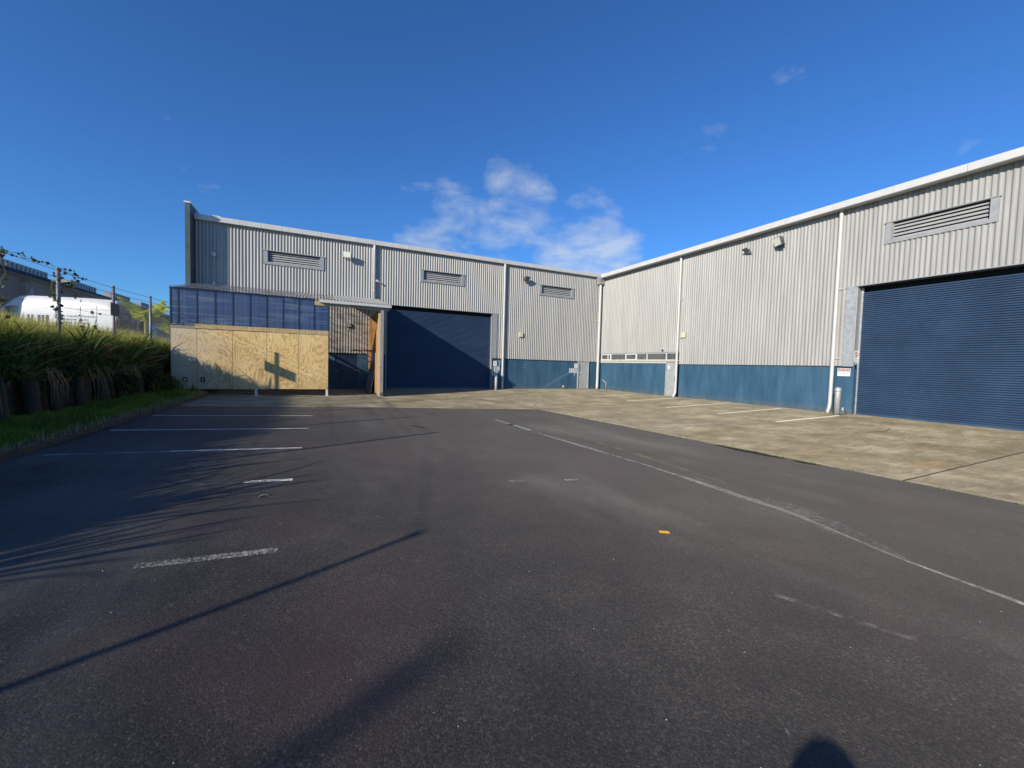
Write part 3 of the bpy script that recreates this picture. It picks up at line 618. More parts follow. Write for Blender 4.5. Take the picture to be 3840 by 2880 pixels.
MB().box(*bx(17.47, 17.52, .03, -.02, .86, 1.18)).build('handle', 'grey_plastic', dl); MB().box(*bx(17.93, 18.05, -.015, -.025, 1.62, 1.80)).build('notice', 'sign_white', dl)
# navy double doors in the porch
for a0, a1, hx in ((.86, 1.12, .93), (1.125, 2.02, 1.90)):
    dl = MB().box(a0+.004, a1-.004, YB+.10, YB+.15, .012, 2.015).build('door', 'door_navy', WH, bevel=.003)
    MB().path([(hx, YB+.10, 1.0), (hx, YB+.04, 1.0), (hx+.11*(1 if hx < 1.5 else -1), YB+.04, 1.0)], .011, 8).lathe((hx, YB+.095, 1.0), [(.026, -.03), (.026, .03)], 10).build('handle', 'galvanised', dl)
# strip window of the right wing
sill = MB().box(XR-.03, XR+.15, 17.38, YB-.04, 2.06, 2.135).box(XR-.002, XR+.15, 18.22, YB-.02, 1.935, 2.06).build('window_sill', 'sill_pale', WH)
MB().box(XR-.045, XR+.1, 17.3, YB-.04, 2.56, 2.615).build('window_head', 'flashing_grey', WH)
edges = [(24.42, 23.32, 1), (23.32, 21.78, 0), (21.78, 20.73, 1), (20.73, 19.79, 0), (19.79, 18.20, 0), (18.20, 17.42, 0)]
for b_, a_, sash in edges:
    t_ = .06 if sash else .028; x0, x1 = XR-.02-(.02 if sash else 0), XR+.05
    f = MB().box(x0, x1, a_+.003, a_+t_, 2.137, 2.557).box(x0, x1, b_-t_, b_-.003, 2.137, 2.557).box(x0, x1, a_+t_, b_-t_, 2.137, 2.137+t_).box(x0, x1, a_+t_, b_-t_, 2.557-t_, 2.557).build('window', 'frame_white', WH)
    MB().box(XR+.015, XR+.022, a_+t_, b_-t_, 2.137+t_, 2.557-t_).build('pane', 'window_glass', f)
    if b_ > 24: MB().box(x0, x1, 23.62, 23.66, 2.2, 2.5).build('mullion', 'frame_white', f)
MB().box(XR+.06, XR+.4, 17.3, YB, 1.95, 2.6).build('dark_backing', 'void_dark', WH)
# faint panel repairs and old tape line on the base walls
for y0, y1, z0, z1 in ((12.26, 12.57, 1.1, 1.57), (9.93, 10.23, 1.16, 1.60), (14.4, 14.7, 1.1, 1.55)): MB().box(XR+.0525, XR+.056, y0, y1, z0, z1).build('filled_pocket', 'blue_panel', WH)
MB().poly([(13.95, YB+.0535, .03), (14.35, YB+.0535, .03), (16.6, YB+.0535, 1.22), (16.25, YB+.0535, 1.22)]).build('pale_streak', 'blue_streak', WH)
for (x, z) in ((12.63, 1.66), (12.78, 1.66), (12.63, 1.43), (12.78, 1.43)): MB().box(x-.02, x+.02, YB+.045, YB+.056, z-.03, z+.03).build('patch', 'sign_grey', WH)

# ================================================================== PORCH (lean-to in front of the back wall)
YP = 20.17
PO = thing('lean_to_porch', 'lean-to porch with plywood front, blue tinted panels and clear corrugated roof', 'porch', (-1, YP, 0))
for x0, x1 in ((-5.19, -4.36), (-4.36, -3.17), (-3.17, -1.96), (-1.96, -.77), (-.77, .42)):
    MB().box(x0+.006, x1-.006, YP-.018+random.uniform(-.002, .002), YP, .26+random.uniform(-.006, .006), 2.66).build('plywood_sheet', 'plywood', PO)
for x in (-5.17, -4.36, -3.17, -1.96, -.77, .40): MB().box(x-.04, x+.02, YP+.003, YP+.08, .27, 2.66).build('stud', 'core_dark', PO)
for x in (-4.9, -4.4, -3.9, -3.22, -2.6, -2.0, -1.4, -.81, -.2, .38):
    for z in (.32, .9, 1.5, 2.1, 2.6): MB().box(x-.006, x+.006, YP-.0225, YP-.014, z-.006, z+.006).build('nail_head', 'galvanised', PO)
MB().box(-4.42, .425, YP-.045, YP+.045, 2.685, 2.86).build('beam', 'timber_new', PO); MB().box(-5.19, -4.43, YP-.03, YP+.045, 2.665, 2.78).build('beam', 'timber_grey', PO)
ms = [-5.19, -4.95, -4.36, -3.76, -3.16, -2.56, -1.96, -1.36, -.76, -.16, .42]
for i, (x0, x1) in enumerate(zip(ms, ms[1:])):
    zt = 4.20 if i < 9 else 3.97
    MB().box(x0+.02, x1-.02, YP+.005, YP+.012, 2.80 if x0 < -4.5 else 2.87, zt).build('tinted_panel', 'tinted_panel', PO)
for i, x in enumerate(ms):
    MB().box(x-.022, x+.022, YP-.012, YP+.06, 2.80 if x < -4.5 else 2.865, 4.2 if i < 10 else 3.97).build('mullion', 'mullion_navy', PO)
MB().box(-5.22, -.14, YP-.016, YP+.07, 4.202, 4.25).build('top_rail', 'mullion_navy', PO)
MB().box(-.14, .45, YP-.03, YP+.05, 3.98, 4.19).build('fascia_board', 'timber_new', PO)
for x0, x1 in zip(ms, ms[1:]):
    z0_ = 3.24-.012*(x0+5.2)+random.uniform(-.015, .015); MB().poly([(x0+.024, YP+.003, z0_), (x1-.024, YP+.003, z0_-.015), (x1-.024, YP+.003, z0_+.012), (x0+.024, YP+.003, z0_+.03)]).build('pale_line', 'strip_blue', PO)  # pale line across each tinted panel
# left side of the porch
MB().box(-5.19, -5.165, YP+.002, YB-.06, .1, 4.2).build('side_panel', 'tinted_panel', PO)
# roof sheets, ribs running down the slope
ZR0, ZR1, Y0r, Y1r = 4.235, 5.13, YP-.14, YB-.055
xr = -5.28; k = 0
while xr < 3.1:
    x1 = min(xr+.75, 3.1); pts = prof_pts(xr, x1); mb = MB(); 
    for x, d in pts:
        for t in (0, 1): mb.v.append((x, Y0r+(Y1r-Y0r)*t, ZR0+(ZR1-ZR0)*t+d*.6+.002*(k % 2)))
    mb.f = [(2*i, 2*i+1, 2*i+3, 2*i+2) for i in range(len(pts)-1)]; mb.build('roof_sheet', 'clear_roofing' if xr < .5 else 'old_roofing', PO); xr = x1; k += 1
for x in (-5.14, 3.03):
    mb = MB(); dz = .16
    for yv, zv in ((Y0r+.2, ZR0+.02), (Y1r-.02, ZR1-.025)): mb.v += [(x-.022, yv, zv-dz), (x+.022, yv, zv-dz), (x+.022, yv, zv-.012), (x-.022, yv, zv-.012)]
    mb.f = [(0, 1, 2, 3), (4, 7, 6, 5), (0, 4, 5, 1), (1, 5, 6, 2), (2, 6, 7, 3), (3, 7, 4, 0)]; mb.build('rafter', 'timber_grey', PO)
# porch gutter with brown fascia below
g_ = MB(); pr = [(YP-.04, 4.10), (YP-.17, 4.10), (YP-.185, 4.22), (YP-.165, 4.225), (YP-.15, 4.13), (YP-.04, 4.13)]
for x in (.04, 3.12): g_.v += [(x, y, z) for y, z in pr]
n = len(pr); g_.f = [(i, (i+1) % n, n+(i+1) % n, n+i) for i in range(n)] + [tuple(range(n)), tuple(range(n, 2*n))]
g_.build('gutter', 'gutter_white', PO); MB().box(.45, 3.06, YP-.035, YP+.05, 3.985, 4.085).build('fascia_board', 'timber_grey', PO)
# corner post and side wall
zg = gz(2.7, YP)
MB().box(2.665, 2.80, YP-.06, YP+.06, zg+.19, 3.975).build('post', 'timber_grey', PO, bevel=.004); MB().box(2.565, 2.66, YP-.04, YP+.05, zg+.02, 3.83).build('post', 'timber_pale', PO, bevel=.004)
MB().box(2.655, 2.79, YP-.065, YP+.065, zg-.01, zg+.185).build('post_shoe', 'grey_plastic', PO); MB().box(2.62, 2.84, YP-.11, YP+.11, zg, zg+.012).build('post_plate', 'galvanised', PO)
MB().box(2.60, 2.618, YP+.12, YB-.07, .03, 3.93).build('lining', 'timber_orange', PO)
for y in (YP+.25, YP+.85, YP+1.45, YP+2.05, YP+2.65, YP+3.25, YP+3.85): MB().box(2.62, 2.70, y, y+.045, -.04, 3.93).build('stud', 'timber_new', PO)
MB().box(2.56, 2.72, YP+.07, YB-.07, 3.935, 3.98).build('top_plate', 'timber_pale', PO)
for y0 in (YP+.06, YP+.85): MB().box(2.545, 2.598, y0, y0+.09, .02, 3.2 if y0 < YP+.5 else 2.0).build('stud', 'timber_new', PO)
pts = prof_pts(YP+.08, YB-.07); mb = MB(); mb.v = [(2.705+d, y, z) for y, d in pts for z in (.05, 3.93)]; mb.f = [(2*i, 2*i+2, 2*i+3, 2*i+1) for i in range(len(pts)-1)]; mb.build('side_cladding', 'cladding_pale', PO)
mb = MB(); mb.obox((2.585, 23.1, 2.75), (.008, 0, 0), (0, -.55, -1.15), (0, .03, -.014)); mb.build('brace', 'rack_rust', PO)
for x in (-2.35, .37):
    z = gz(max(x, -3.9), YP); MB().box(x-.045, x+.045, YP+.0, YP+.09, z, .262).box(x-.09, x+.09, YP-.045, YP+.135, z-.01, z+.012).build('foot', 'white_plastic', PO)
# rag of green netting tucked along the sill on the left
mb = MB()
for i in range(46):
    x = -5.17+random.random()**1.6*2.0; w_ = random.uniform(.03, .1); z = 2.80+(.06 if x > -4.4 else 0); mb.poly([(x, YP-.055, z), (x+w_, YP-.05, z+random.uniform(-.01, .02)), (x+w_*.6, YP-.035, z+random.uniform(.02, .08)), (x+.01, YP-.035, z+random.uniform(.01, .05))])
mb.build('netting_scrap', 'green_rag', PO)

# ================================================================== SMALL THINGS ON THE WALLS
def floodlight(name, label, fn, a_, z, w_, h_, dep, standoff, tilt, yawa, housing, glass, group='floodlights on the walls'):
    """housing box on a bracket; aims outward and down"""
    p = Vector(fn(a_, .04, z)); nrm = Vector(fn(0, 1, 0))-Vector(fn(0, 0, 0)); u = Vector(fn(1, 0, 0))-Vector(fn(0, 0, 0))
    t = thing(name, label, 'floodlight', p, group)
    aim = (nrm*math.cos(tilt)*math.cos(yawa) + u*math.cos(tilt)*math.sin(yawa) - Vector((0, 0, math.sin(tilt)))).normalized()
    sx = aim.cross(Vector((0, 0, 1))).normalized(); up = sx.cross(aim).normalized(); c = p+nrm*standoff
    hb = MB(); k = 0
    for s_, d_ in ((.72, -.5), (1., .38), (1., .5)):
        hb.v += [tuple(c+aim*dep*d_+sx*w_/2*s_*a1+up*h_/2*s_*b1) for a1, b1 in ((-1, -1), (1, -1), (1, 1), (-1, 1))]
    hb.f = [(3, 2, 1, 0), (8, 9, 10, 11)] + [(4*j+i, 4*j+(i+1) % 4, 4*j+4+(i+1) % 4, 4*j+4+i) for j in range(2) for i in range(4)]
    hb.build('housing', housing, t, bevel=.008)
    MB().obox(c+aim*(dep*.5+.004), sx*w_*.455, up*h_*.44, aim*.004).build('lens', glass, t)
    br = MB()
    for s_ in (-1, 1): br.path([c+sx*s_*(w_/2+.012), p+nrm*.08+sx*s_*(w_/2+.012)-Vector((0, 0, h_*.5))], .012, 6)
    br.path([p+nrm*.08+sx*(w_/2+.012)-Vector((0, 0, h_*.5)), p+nrm*.08-sx*(w_/2+.012)-Vector((0, 0, h_*.5))], .012, 6).path([p+nrm*.08-Vector((0, 0, h_*.5)), p-Vector((0, 0, h_*.5))], .02, 6)
    br.build('bracket', 'grey_plastic', t)
floodlight('floodlight', 'floodlight with pale lens between the left louvre and the first downpipe', back, 1.42, 7.36, .40, .32, .16, .26, .1, -.1, 'lamp_housing_pale', 'lamp_glass')
floodlight('floodlight', 'dark floodlight beside the louvre nearest the inner corner', back, 12.48, 7.36, .42, .34, .2, .24, .55, .35, 'lamp_housing', 'lamp_glass_green')
floodlight('floodlight', 'large dark floodlight with cream lens high on the right wing', right, 11.66, 7.42, .46, .38, .22, .26, .30, .45, 'lamp_housing', 'lamp_glass')
floodlight('floodlight', 'small flat pale floodlight facing down on the right wing', right, 13.22, 7.42, .36, .30, .09, .24, 1.05, .3, 'lamp_housing_pale', 'lamp_glass_green')
def cam_dome(label, p):
    t = thing('security_camera', label, 'camera', p); x, y, z = p
    MB().path([(x, y+.06, z), (x, y-.06, z)], [.05, .045], 10).path([(x, y-.06, z), (x, y-.11, z-.05)], .03, 8).build('arm', 'white_plastic', t)
    o = MB(); prof = [(.001, -.10), (.06, -.085), (.085, -.03), (.085, .03), (.06, .065), (.001, .075)]; o.lathe((x, y-.15, z-.05), prof, 14); o.build('dome', 'white_plastic', t, True)
    MB().lathe((x+.01, y-.225, z-.075), [(.028, -.03), (.028, .03)], 10).build('lens', 'black_plastic', t)
cam_dome('white dome security camera on the shaded cladding beside the parapet', (-4.62, YB-.05, 6.62))
MB().box(-4.66, -4.60, YB-.06, YB-.036, 5.1, 6.5).build('conduit', 'cladding_pale', WH)
MB().box(-4.68, -4.58, YB-.075, YB-.036, 5.12, 5.24).build('junction_box', 'white_plastic', WH)
def cam_bullet(label, p, d, L=.26):
    t = thing('security_camera', label, 'camera', p); p = Vector(p); d = Vector(d).normalized()
    MB().path([p, p+Vector((0, -.10, 0))], .025, 8).build('arm', 'white_plastic', t)
    MB().path([p+Vector((0, -.1, 0))-d*.06, p+Vector((0, -.1, 0))+d*L], [.045, .05], 10).build('body', 'white_plastic', t, True)
    MB().path([p+Vector((0, -.1, 0))+d*L, p+Vector((0, -.1, 0))+d*(L+.01)], .036, 10).build('lens', 'black_plastic', t)
cam_bullet('white bullet camera on the back wall just right of the first downpipe', (3.16, YB-.04, 6.08), (-.6, -.4, .22))
t = thing('security_camera', 'small white camera above the strip window of the right wing', 'camera', (XR-.04, 18.45, 2.78))
MB().path([(XR-.03, 18.45, 2.80), (XR-.12, 18.45, 2.80)], .03, 8).build('arm', 'white_plastic', t); MB().path([(XR-.10, 18.5, 2.79), (XR-.22, 18.36, 2.76)], [.055, .06], 10).build('body', 'white_plastic', t, True); MB().path([(XR-.22, 18.36, 2.76), (XR-.228, 18.35, 2.759)], .045, 10).build('lens', 'black_plastic', t)
def wbox(name, label, cat, fn, a_, z, w_, h_, dep, mat, lid='white_plastic'):
    t = thing(name, label, cat, fn(a_, .03, z-h_/2)); 
    def bxx(mb, p0, p1, d0, d1, r0, r1):
        p, q = fn(p0, d0, 0), fn(p1, d1, 0); return mb.box(min(p[0], q[0]), max(p[0], q[0]), min(p[1], q[1]), max(p[1], q[1]), r0, r1)
    bxx(MB(), a_-w_/2, a_+w_/2, .028, dep, z-h_/2, z+h_/2).build('box_body', mat, t, bevel=.008); bxx(MB(), a_-w_/2+.012, a_+w_/2-.012, dep, dep+.012, z-h_/2+.012, z+h_/2-.012).build('lid', mat, t, bevel=.004)
    bxx(MB(), a_-.012, a_+.012, .03, .055, z-h_/2-.14, z-h_/2).build('conduit', lid, t); return t
wbox('junction_box', 'cream alarm box on the back wall between second downpipe and corner', 'box', back, 12.28, 3.63, .28, .30, .12, 'cream_box')
wbox('junction_box', 'cream alarm box on the right wing beside the downpipe', 'box', right, 16.95, 3.55, .30, .30, .12, 'cream_box')
wbox('junction_box', 'grey box on the cladding under the porch roof', 'box', back, 1.53, 3.56, .26, .24, .14, 'sign_grey')
# signs
def board(fn, a0, a1, z0, z1, d, mat, parent, name='board'):
    p, q = fn(a0, d, 0), fn(a1, d+.004, 0); return MB().box(min(p[0], q[0]), max(p[0], q[0]), min(p[1], q[1]), max(p[1], q[1]), z0, z1).build(name, mat, parent)
def ring(fn, a_, z, r0, r1, d, mat, parent, name='ring', n=24, sq=1.):
    mb = MB()
    for j in range(n):
        t = 2*math.pi*j/n; mb.v += [fn(a_+r0*sq*math.cos(t), d, z+r0*math.sin(t)), fn(a_+r1*sq*math.cos(t), d, z+r1*math.sin(t))]
    mb.f = [(2*j, 2*j+1, (2*j+3) % (2*n), (2*j+2) % (2*n)) for j in range(n)]; return mb.build(name, mat, parent)
dgr = thing('danger_sign', 'white danger no entry sign with red oval beside the right roller door', 'sign', (XR+.05, 9.03, 1.5))
board(right, 8.81, 9.25, 1.50, 1.81, -.050, 'sign_white', dgr); board(right, 8.83, 9.23, 1.685, 1.795, -.0455, 'sign_black', dgr, 'panel')
mb = MB(); n = 28
mb.poly([right(9.03+.165*math.cos(2*math.pi*j/n), -.039, 1.74+.042*math.sin(2*math.pi*j/n)) for j in range(n)]).build('oval', 'sign_red', dgr); ring(right, 9.03, 1.74, .038, .046, -.0385, 'sign_white', dgr, 'oval_border', 28, 4.2)
text_part('DANGER', 'lettering', 'sign_white', dgr, (XR+.0375, 9.03, 1.74), (0, -1, 0), (0, 0, 1), .062, .0005)
text_part('NO ENTRY', 'lettering', 'sign_black', dgr, (XR+.044, 9.03, 1.61), (0, -1, 0), (0, 0, 1), .068, .0005)
text_part('AUTHORISED PERSONNEL ONLY', 'lettering', 'sign_grey', dgr, (XR+.044, 9.03, 1.55), (0, -1, 0), (0, 0, 1), .022, .0005)
def jamb(a_, d, z): return (XR+a_, 8.70-d, z)          # the door reveal, facing the camera
ped = thing('pedestrian_sign', 'tall white no pedestrians sign on the reveal of the right roller door', 'sign', (XR+.15, 8.69, 2.05))
MB().box(XR+.01, XR+.27, 8.690, 8.696, 2.05, 2.50).build('board', 'sign_white', ped); ring(jamb, .14, 2.35, .088, .112, .0125, 'sign_red', ped)
mb = MB().poly([jamb(.14+s_*.085*.707+e*.012*.707, .0128, 2.35-s_*.085*.707+e*.012*.707) for s_, e in ((-1, -1), (1, -1), (1, 1), (-1, 1))]); mb.build('slash', 'sign_red', ped)
mb = MB().poly([jamb(.14+.018*math.cos(j*.785), .0120, 2.405+.018*math.sin(j*.785)) for j in range(8)])
for p_ in ([(.118, 2.38), (.162, 2.38), (.156, 2.33), (.124, 2.33)], [(.124, 2.33), (.14, 2.33), (.128, 2.275), (.114, 2.275)], [(.142, 2.33), (.156, 2.33), (.17, 2.285), (.156, 2.28)]): mb.poly([jamb(x, .0121, z) for x, z in p_])
mb.build('figure', 'sign_black', ped)
for i, (tx, sz) in enumerate((('NO ENTRY FOR', .030), ('PEDESTRIANS', .030))): text_part(tx, 'lettering', 'sign_grey', ped, (XR+.14, 8.6885, 2.165-i*.042), (1, 0, 0), (0, 0, 1), sz, .0005)
MB().box(XR+.10, XR+.18, 8.690, 8.698, 1.78, 2.02).build('label_strip', 'cream_box', ped)
for (a0, a1, z0, z1, lab, d) in ((10.36, 10.62, 1.51, 1.82, 'white sign with blue ring beside the back roller door', -.05), (16.72, 16.965, 1.51, 1.82, 'white sign with blue ring beside the grey corner door', -.05)):
    t = thing('ring_sign', lab, 'sign', (a0, YB, z0)); board(back, a0, a1, z0, z1, d, 'sign_white', t); ring(back, (a0+a1)/2, z1-.12, .052, .072, d+.0085, 'text_grey', t); board(back, a0+.05, a1-.05, z0+.05, z0+.065, d+.0045, 'text_grey', t, 'text_line')
nt = thing('striped_notice', 'row of narrow white strips fixed to the blue wall left of the grey corner door', 'notice', (16.3, YB, 1.15))
for i, x in enumerate((16.30, 16.42, 16.53, 16.64, 16.75, 16.87)): board(back, x, x+.055+.02*(i % 3 == 1), 1.15+random.uniform(-.02, .02), 1.48, -.051, 'sign_white', nt, 'strip')
board(back, 16.73, 16.77, .98, 1.08, -.051, 'sign_white', nt, 'strip')
nt = thing('strip_brackets', 'three tall white strips below the sign beside the back roller door', 'notice', (10.36, YB, .85))
for x in (10.34, 10.46, 10.57): board(back, x, x+.05, .85, 1.48, -.052, 'sign_white', nt, 'strip')
for x in (10.70, 10.79): board(back, x, x+.04, 1.15, 1.48, -.052, 'sign_white', nt, 'strip')
hs_ = thing('hose_reel_pipe', 'thin pale bent pipe leaning by the second downpipe', 'pipe', (10.75, YB, 0))
MB().path([(10.72, YB+.03, 1.84), (10.84, YB-.01, 1.82), (10.80, YB-.02, 1.6), (10.70, YB-.03, 1.2), (10.55, YB-.06, .8), (10.3, YB-.12, .4), (10.12, YB-.2, .03)], .016, 8).build('tube', 'sill_pale', hs_, True)
# tap pipe by the inner corner
tp = thing('tap_pipe', 'short pale bent water pipe on the blue wall at the inner corner', 'pipe', (XR, 23.9, 0))
MB().path([(XR+.05, 24.3, .72), (XR-.03, 24.15, .68), (XR-.04, 23.75, .52), (XR-.04, 23.72, .45), (XR-.04, 23.72, .02)], .022, 8).build('tube', 'sill_pale', tp, True)
# bollards
def bollard(label, x, y, h_, r, mat, cap):
    z = gz(x, y); t = thing('bollard', label, 'bollard', (x, y, z), 'bollards by the roller doors')
    MB().lathe((x, y, z-.02), [(r, 0), (r, h_-.03), (r*.92, h_-.005)], 20).build('tube', mat, t, True)
    if cap: MB().lathe((x, y, z), [(r*1.12, h_-.13), (r*1.15, h_-.10), (r*1.1, h_-.02), (r*.6, h_+.03), (.01, h_+.04)], 20).build('cap', mat, t, True)
    MB().box(x-r*1.9, x+r*1.9, y-r*1.9, y+r*1.9, z-.01, z+.012).build('base_plate', 'grey_plastic', t)
bollard('dented galvanised bollard with loose cap beside the right roller door', 18.36, 8.93, 1.04, .098, 'bollard_steel', True)
bollard('white bollard beside the back roller door', 10.30, 24.02, .98, .082, 'pvc_white', False)
def bait(label, x, y, rot, mat='grey_plastic'):
    z = max(gz(x, y), -.02); t = thing('bait_station', label, 'bait station', (x, y, z), 'bait stations by the walls'); mb = MB(); pr = [(-.17, 0), (.17, 0), (.15, .09), (.09, .14), (-.09, .14), (-.15, .09)]
    c_, s_ = math.cos(rot), math.sin(rot)
    for w_ in (-.1, .1): mb.v += [(x+u*c_-w_*s_, y+u*s_+w_*c_, z+q) for u, q in pr]
    n = len(pr); mb.f = [(i, (i+1) % n, n+(i+1) % n, n+i) for i in range(n)] + [tuple(range(n))[::-1], tuple(range(n, 2*n))]; mb.build('case', mat, t, bevel=.012)
    MB().obox((x-.05*c_, y-.05*s_, z+.20), (.045, 0, 0), (0, .008, 0), (0, 0, .06)).build('tag', 'white_plastic', t)
bait('dark bait station with white tag on the ground by the blue back wall', 15.75, YB-.16, 0)
bait('dark bait station with white tag behind the galvanised bollard', XR-.13, 8.95, math.pi/2)
# sockets on the plywood
for x, lab, m_ in ((-4.74, 'brown outlet box on the plywood near the bank', 'rack_rust'), (-4.17, 'black outlet box on the plywood near the weeds', 'black_plastic')):
    t = thing('outlet_box', lab, 'outlet', (x, YP, .58)); MB().box(x-.07, x+.07, YP-.06, YP-.018, .57, .74).build('case', m_, t, bevel=.006); MB().box(x-.025, x+.03, YP-.068, YP-.0605, .63, .68).build('plug', 'white_plastic', t); MB().box(x-.015, x+.02, YP-.068, YP-.0605, .60, .615).build('plug', 'white_plastic', t)
# hose rack and leaning board
rk = thing('hose_rack', 'rusty wall rack with a coil of pale hose inside the porch', 'rack', (2.1, 22.3, 1.7))
MB().path([(1.5, 22.5, 2.10), (2.58, 22.5, 2.10)], .02, 6).path([(1.6, 22.2, 2.14), (2.58, 22.2, 2.14)], .014, 6).path([(1.9, 22.5, 2.09), (2.58, 22.5, 1.72)], .016, 6).path([(1.7, 22.52, 2.12), (1.7, 22.18, 2.15)], .012, 6).build('bracket', 'rack_rust', rk)
for i in range(4):
    R_ = .25+.02*i; cxx = 2.36+.02*i; MB().path([(cxx+R_*.55*math.sin(2*math.pi*j/22), 21.95+.12*math.cos(2*math.pi*j/22)+.02*i, 1.82+R_*math.cos(2*math.pi*j/22)) for j in range(23)], .013, 6, False).build('hose_loop', 'hose_pale', rk, True)
bd = MB(); bd.v = [(2.36, 21.35, gz(2.36, 21.35)+.004), (2.36, 23.95, gz(2.36, 23.95)+.004), (2.555, 23.95, 1.17), (2.555, 21.35, 1.13)]; bd.v += [(x+.022, y, zz-.004) for x, y, zz in bd.v]
bd.f = [(0, 1, 2, 3), (7, 6, 5, 4), (0, 4, 5, 1), (1, 5, 6, 2), (2, 6, 7, 3), (3, 7, 4, 0)]
tag(bd.build('leaning_board', 'board_grey'), 'plain grey board leaning on the side wall inside the porch', 'board')

# ================================================================== FENCE, RETAINING WALL
XF = -6.05
FN = thing('chain_link_fence', 'chain link fence with galvanised posts and barbed wire on top of the bank', 'fence', (XF, 14, 1.9))
posts = [(-6.2, .12, 3.03), (XF, 5.2, 3.68), (XF, 8.3, 3.70), (XF, 11.45, 3.71), (XF, 14.63, 3.72), (XF, 17.78, 3.77), (XF, 21.05, 3.90), (XF, 24.0, 4.0)]
for x, y, zt in posts[:-1]:
    MB().path([(x, y, bz(x, y)-.3), (x, y, zt)], .043 if y > 1 else .028, 10).lathe((x, y, zt), [(.048, -.03), (.048, .01), (.02, .025)], 10).build('post', 'post_galv', FN, True)
def zl(y, off): return float(np.interp(y, [p[1] for p in posts], [p[2] for p in posts]))-off
for off in (.03, .22, .40, .95, 1.5):
    ys = lin(5.2, 24.0, .4) if off > .1 else lin(.12, 24.0, .4)
    MB().path([(XF-.045, y, zl(y, off)-.01*math.sin(math.pi*((y-5.2) % 3.25)/3.25)) for y in ys], .0045, 4).build('strand', 'wire_galv', FN)
mb = MB()
for off in (.03, .22):
    y = 5.4
    while y < 24:
        z = zl(y, off); p = Vector((XF-.045, y, z))
        for s_ in (-1, 1): mb.path([p+Vector((.02*s_, .01, .022)), p-Vector((.02*s_, .01, .022))], .0025, 3, False)
        y += .16
b_ = mb.build('barbs', 'wire_galv', FN); b_['kind'] = 'stuff'
mb = MB(); H_ = 1.55; stp = .075; y = 5.2-H_
while y < 24.0:
    for s_ in (1, -1):
        a0, a1 = y, y+H_; y0, y1 = max(a0, 5.2), min(a1, 23.9)
        if y1-y0 < .03: continue
        f0, f1 = (y0-a0)/H_, (y1-a0)/H_
        if s_ < 0: f0, f1 = 1-f0, 1-f1
        zt0, zt1 = zl(y0, .42)-H_*(1-f0), zl(y1, .42)-H_*(1-f1)
        mb.path([(XF-.05+.004*s_, y0, zt0), (XF-.05+.004*s_, y1, zt1)], .0023, 3, False)
    y += stp
ml = mb.build('chain_mesh', 'wire_galv', FN); ml['kind'] = 'stuff'
sg = thing('fence_sign', 'blank grey back of a sign hung on the fence post in front of the van', 'sign', (XF+.06, 17.95, 2.8))
MB().box(XF+.046, XF+.056, 17.42, 18.05, 2.81, 3.22).build('board', 'grey_plastic', sg); MB().box(XF+.040, XF+.0455, 17.70, 17.88, 2.9, 2.93).box(XF+.040, XF+.0455, 17.70, 17.88, 3.12, 3.15).build('clip', 'galvanised', sg)

RW = thing('retaining_wall', 'dark timber pole retaining wall below the flax bank', 'wall', (XW, 12, 0))
yq = 1.0; poles = []
while yq < 23.8:
    x = XW+random.uniform(-.03, .03); h_ = (1.02+random.uniform(-.22, .16))*max(.25, bank_k(yq-.2)); r = random.uniform(.095, .155); lean = random.uniform(-.06, .06)
    mb = MB(); ring_ = 12
    mb.path([(x+.05, yq, -.1), (x+.02, yq+lean, .35), (x-.02, yq+lean, h_*.8), (x-.04, yq+lean, h_)], [r*1.06, r*1.02, r*.97, r*.93], ring_); mb.build('pole', 'pole_timber', RW, True); yq += random.uniform(.82, 1.3)
for j in range(5):
    for y0 in lin(1.2, 21.0, 2.4)[:-1]:
        zt = .12+j*.2
        if zt < 1.0*bank_k(y0): MB().box(XW-.21+random.uniform(-.01, .01), XW-.165, y0+.004, y0+2.46, zt+.004, zt+.192).build('lagging_board', 'pole_timber', RW)

# ================================================================== VEGETATION
def leaf_mesh(L, w, rise, droop, mat, fold=.35, seg=7, twist=0.):
    mb = MB(); x = z = 0; ang = rise
    for i in range(seg+1):
        t = i/seg; ww = w*(.55+.9*t if t < .35 else (1-t)**.75*1.35+.02)*.5
        dx, dz = -math.sin(ang), math.cos(ang); tw = twist*t
        mb.v += [(x+dx*ww*fold, -ww*math.cos(tw), z+dz*ww*fold-ww*math.sin(tw)), (x, 0, z), (x+dx*ww*fold, ww*math.cos(tw), z+dz*ww*fold+ww*math.sin(tw))]
        x += L/seg*math.cos(ang); z += L/seg*math.sin(ang); ang -= droop/seg*(.4+1.3*t)
    for i in range(seg):
        for j in (0, 1): mb.f.append((3*i+j, 3*i+j+1, 3*i+j+4, 3*i+j+3))
    return mb.mesh('leaf', mat)
LG = [leaf_mesh(random.uniform(.9, 1.3), random.uniform(.05, .075), random.uniform(.9, 1.35), random.uniform(.7, 2.0), 'flax_green', twist=random.uniform(-.6, .6)) for _ in range(8)]
LY = [leaf_mesh(random.uniform(.8, 1.2), random.uniform(.045, .07), random.uniform(.8, 1.3), random.uniform(.6, 2.0), 'flax_yellow', twist=random.uniform(-.6, .6)) for _ in range(4)]
LD = [leaf_mesh(random.uniform(.8, 1.15), random.uniform(.03, .055), random.uniform(.1, 1.1), random.uniform(1.2, 2.8), 'flax_dry', twist=random.uniform(-1.2, 1.2)) for _ in range(5)]
LR = [leaf_mesh(random.uniform(.8, 1.1), random.uniform(.04, .06), random.uniform(.6, 1.2), random.uniform(.6, 1.8), 'flax_rust', twist=random.uniform(-.8, .8)) for _ in range(4)]
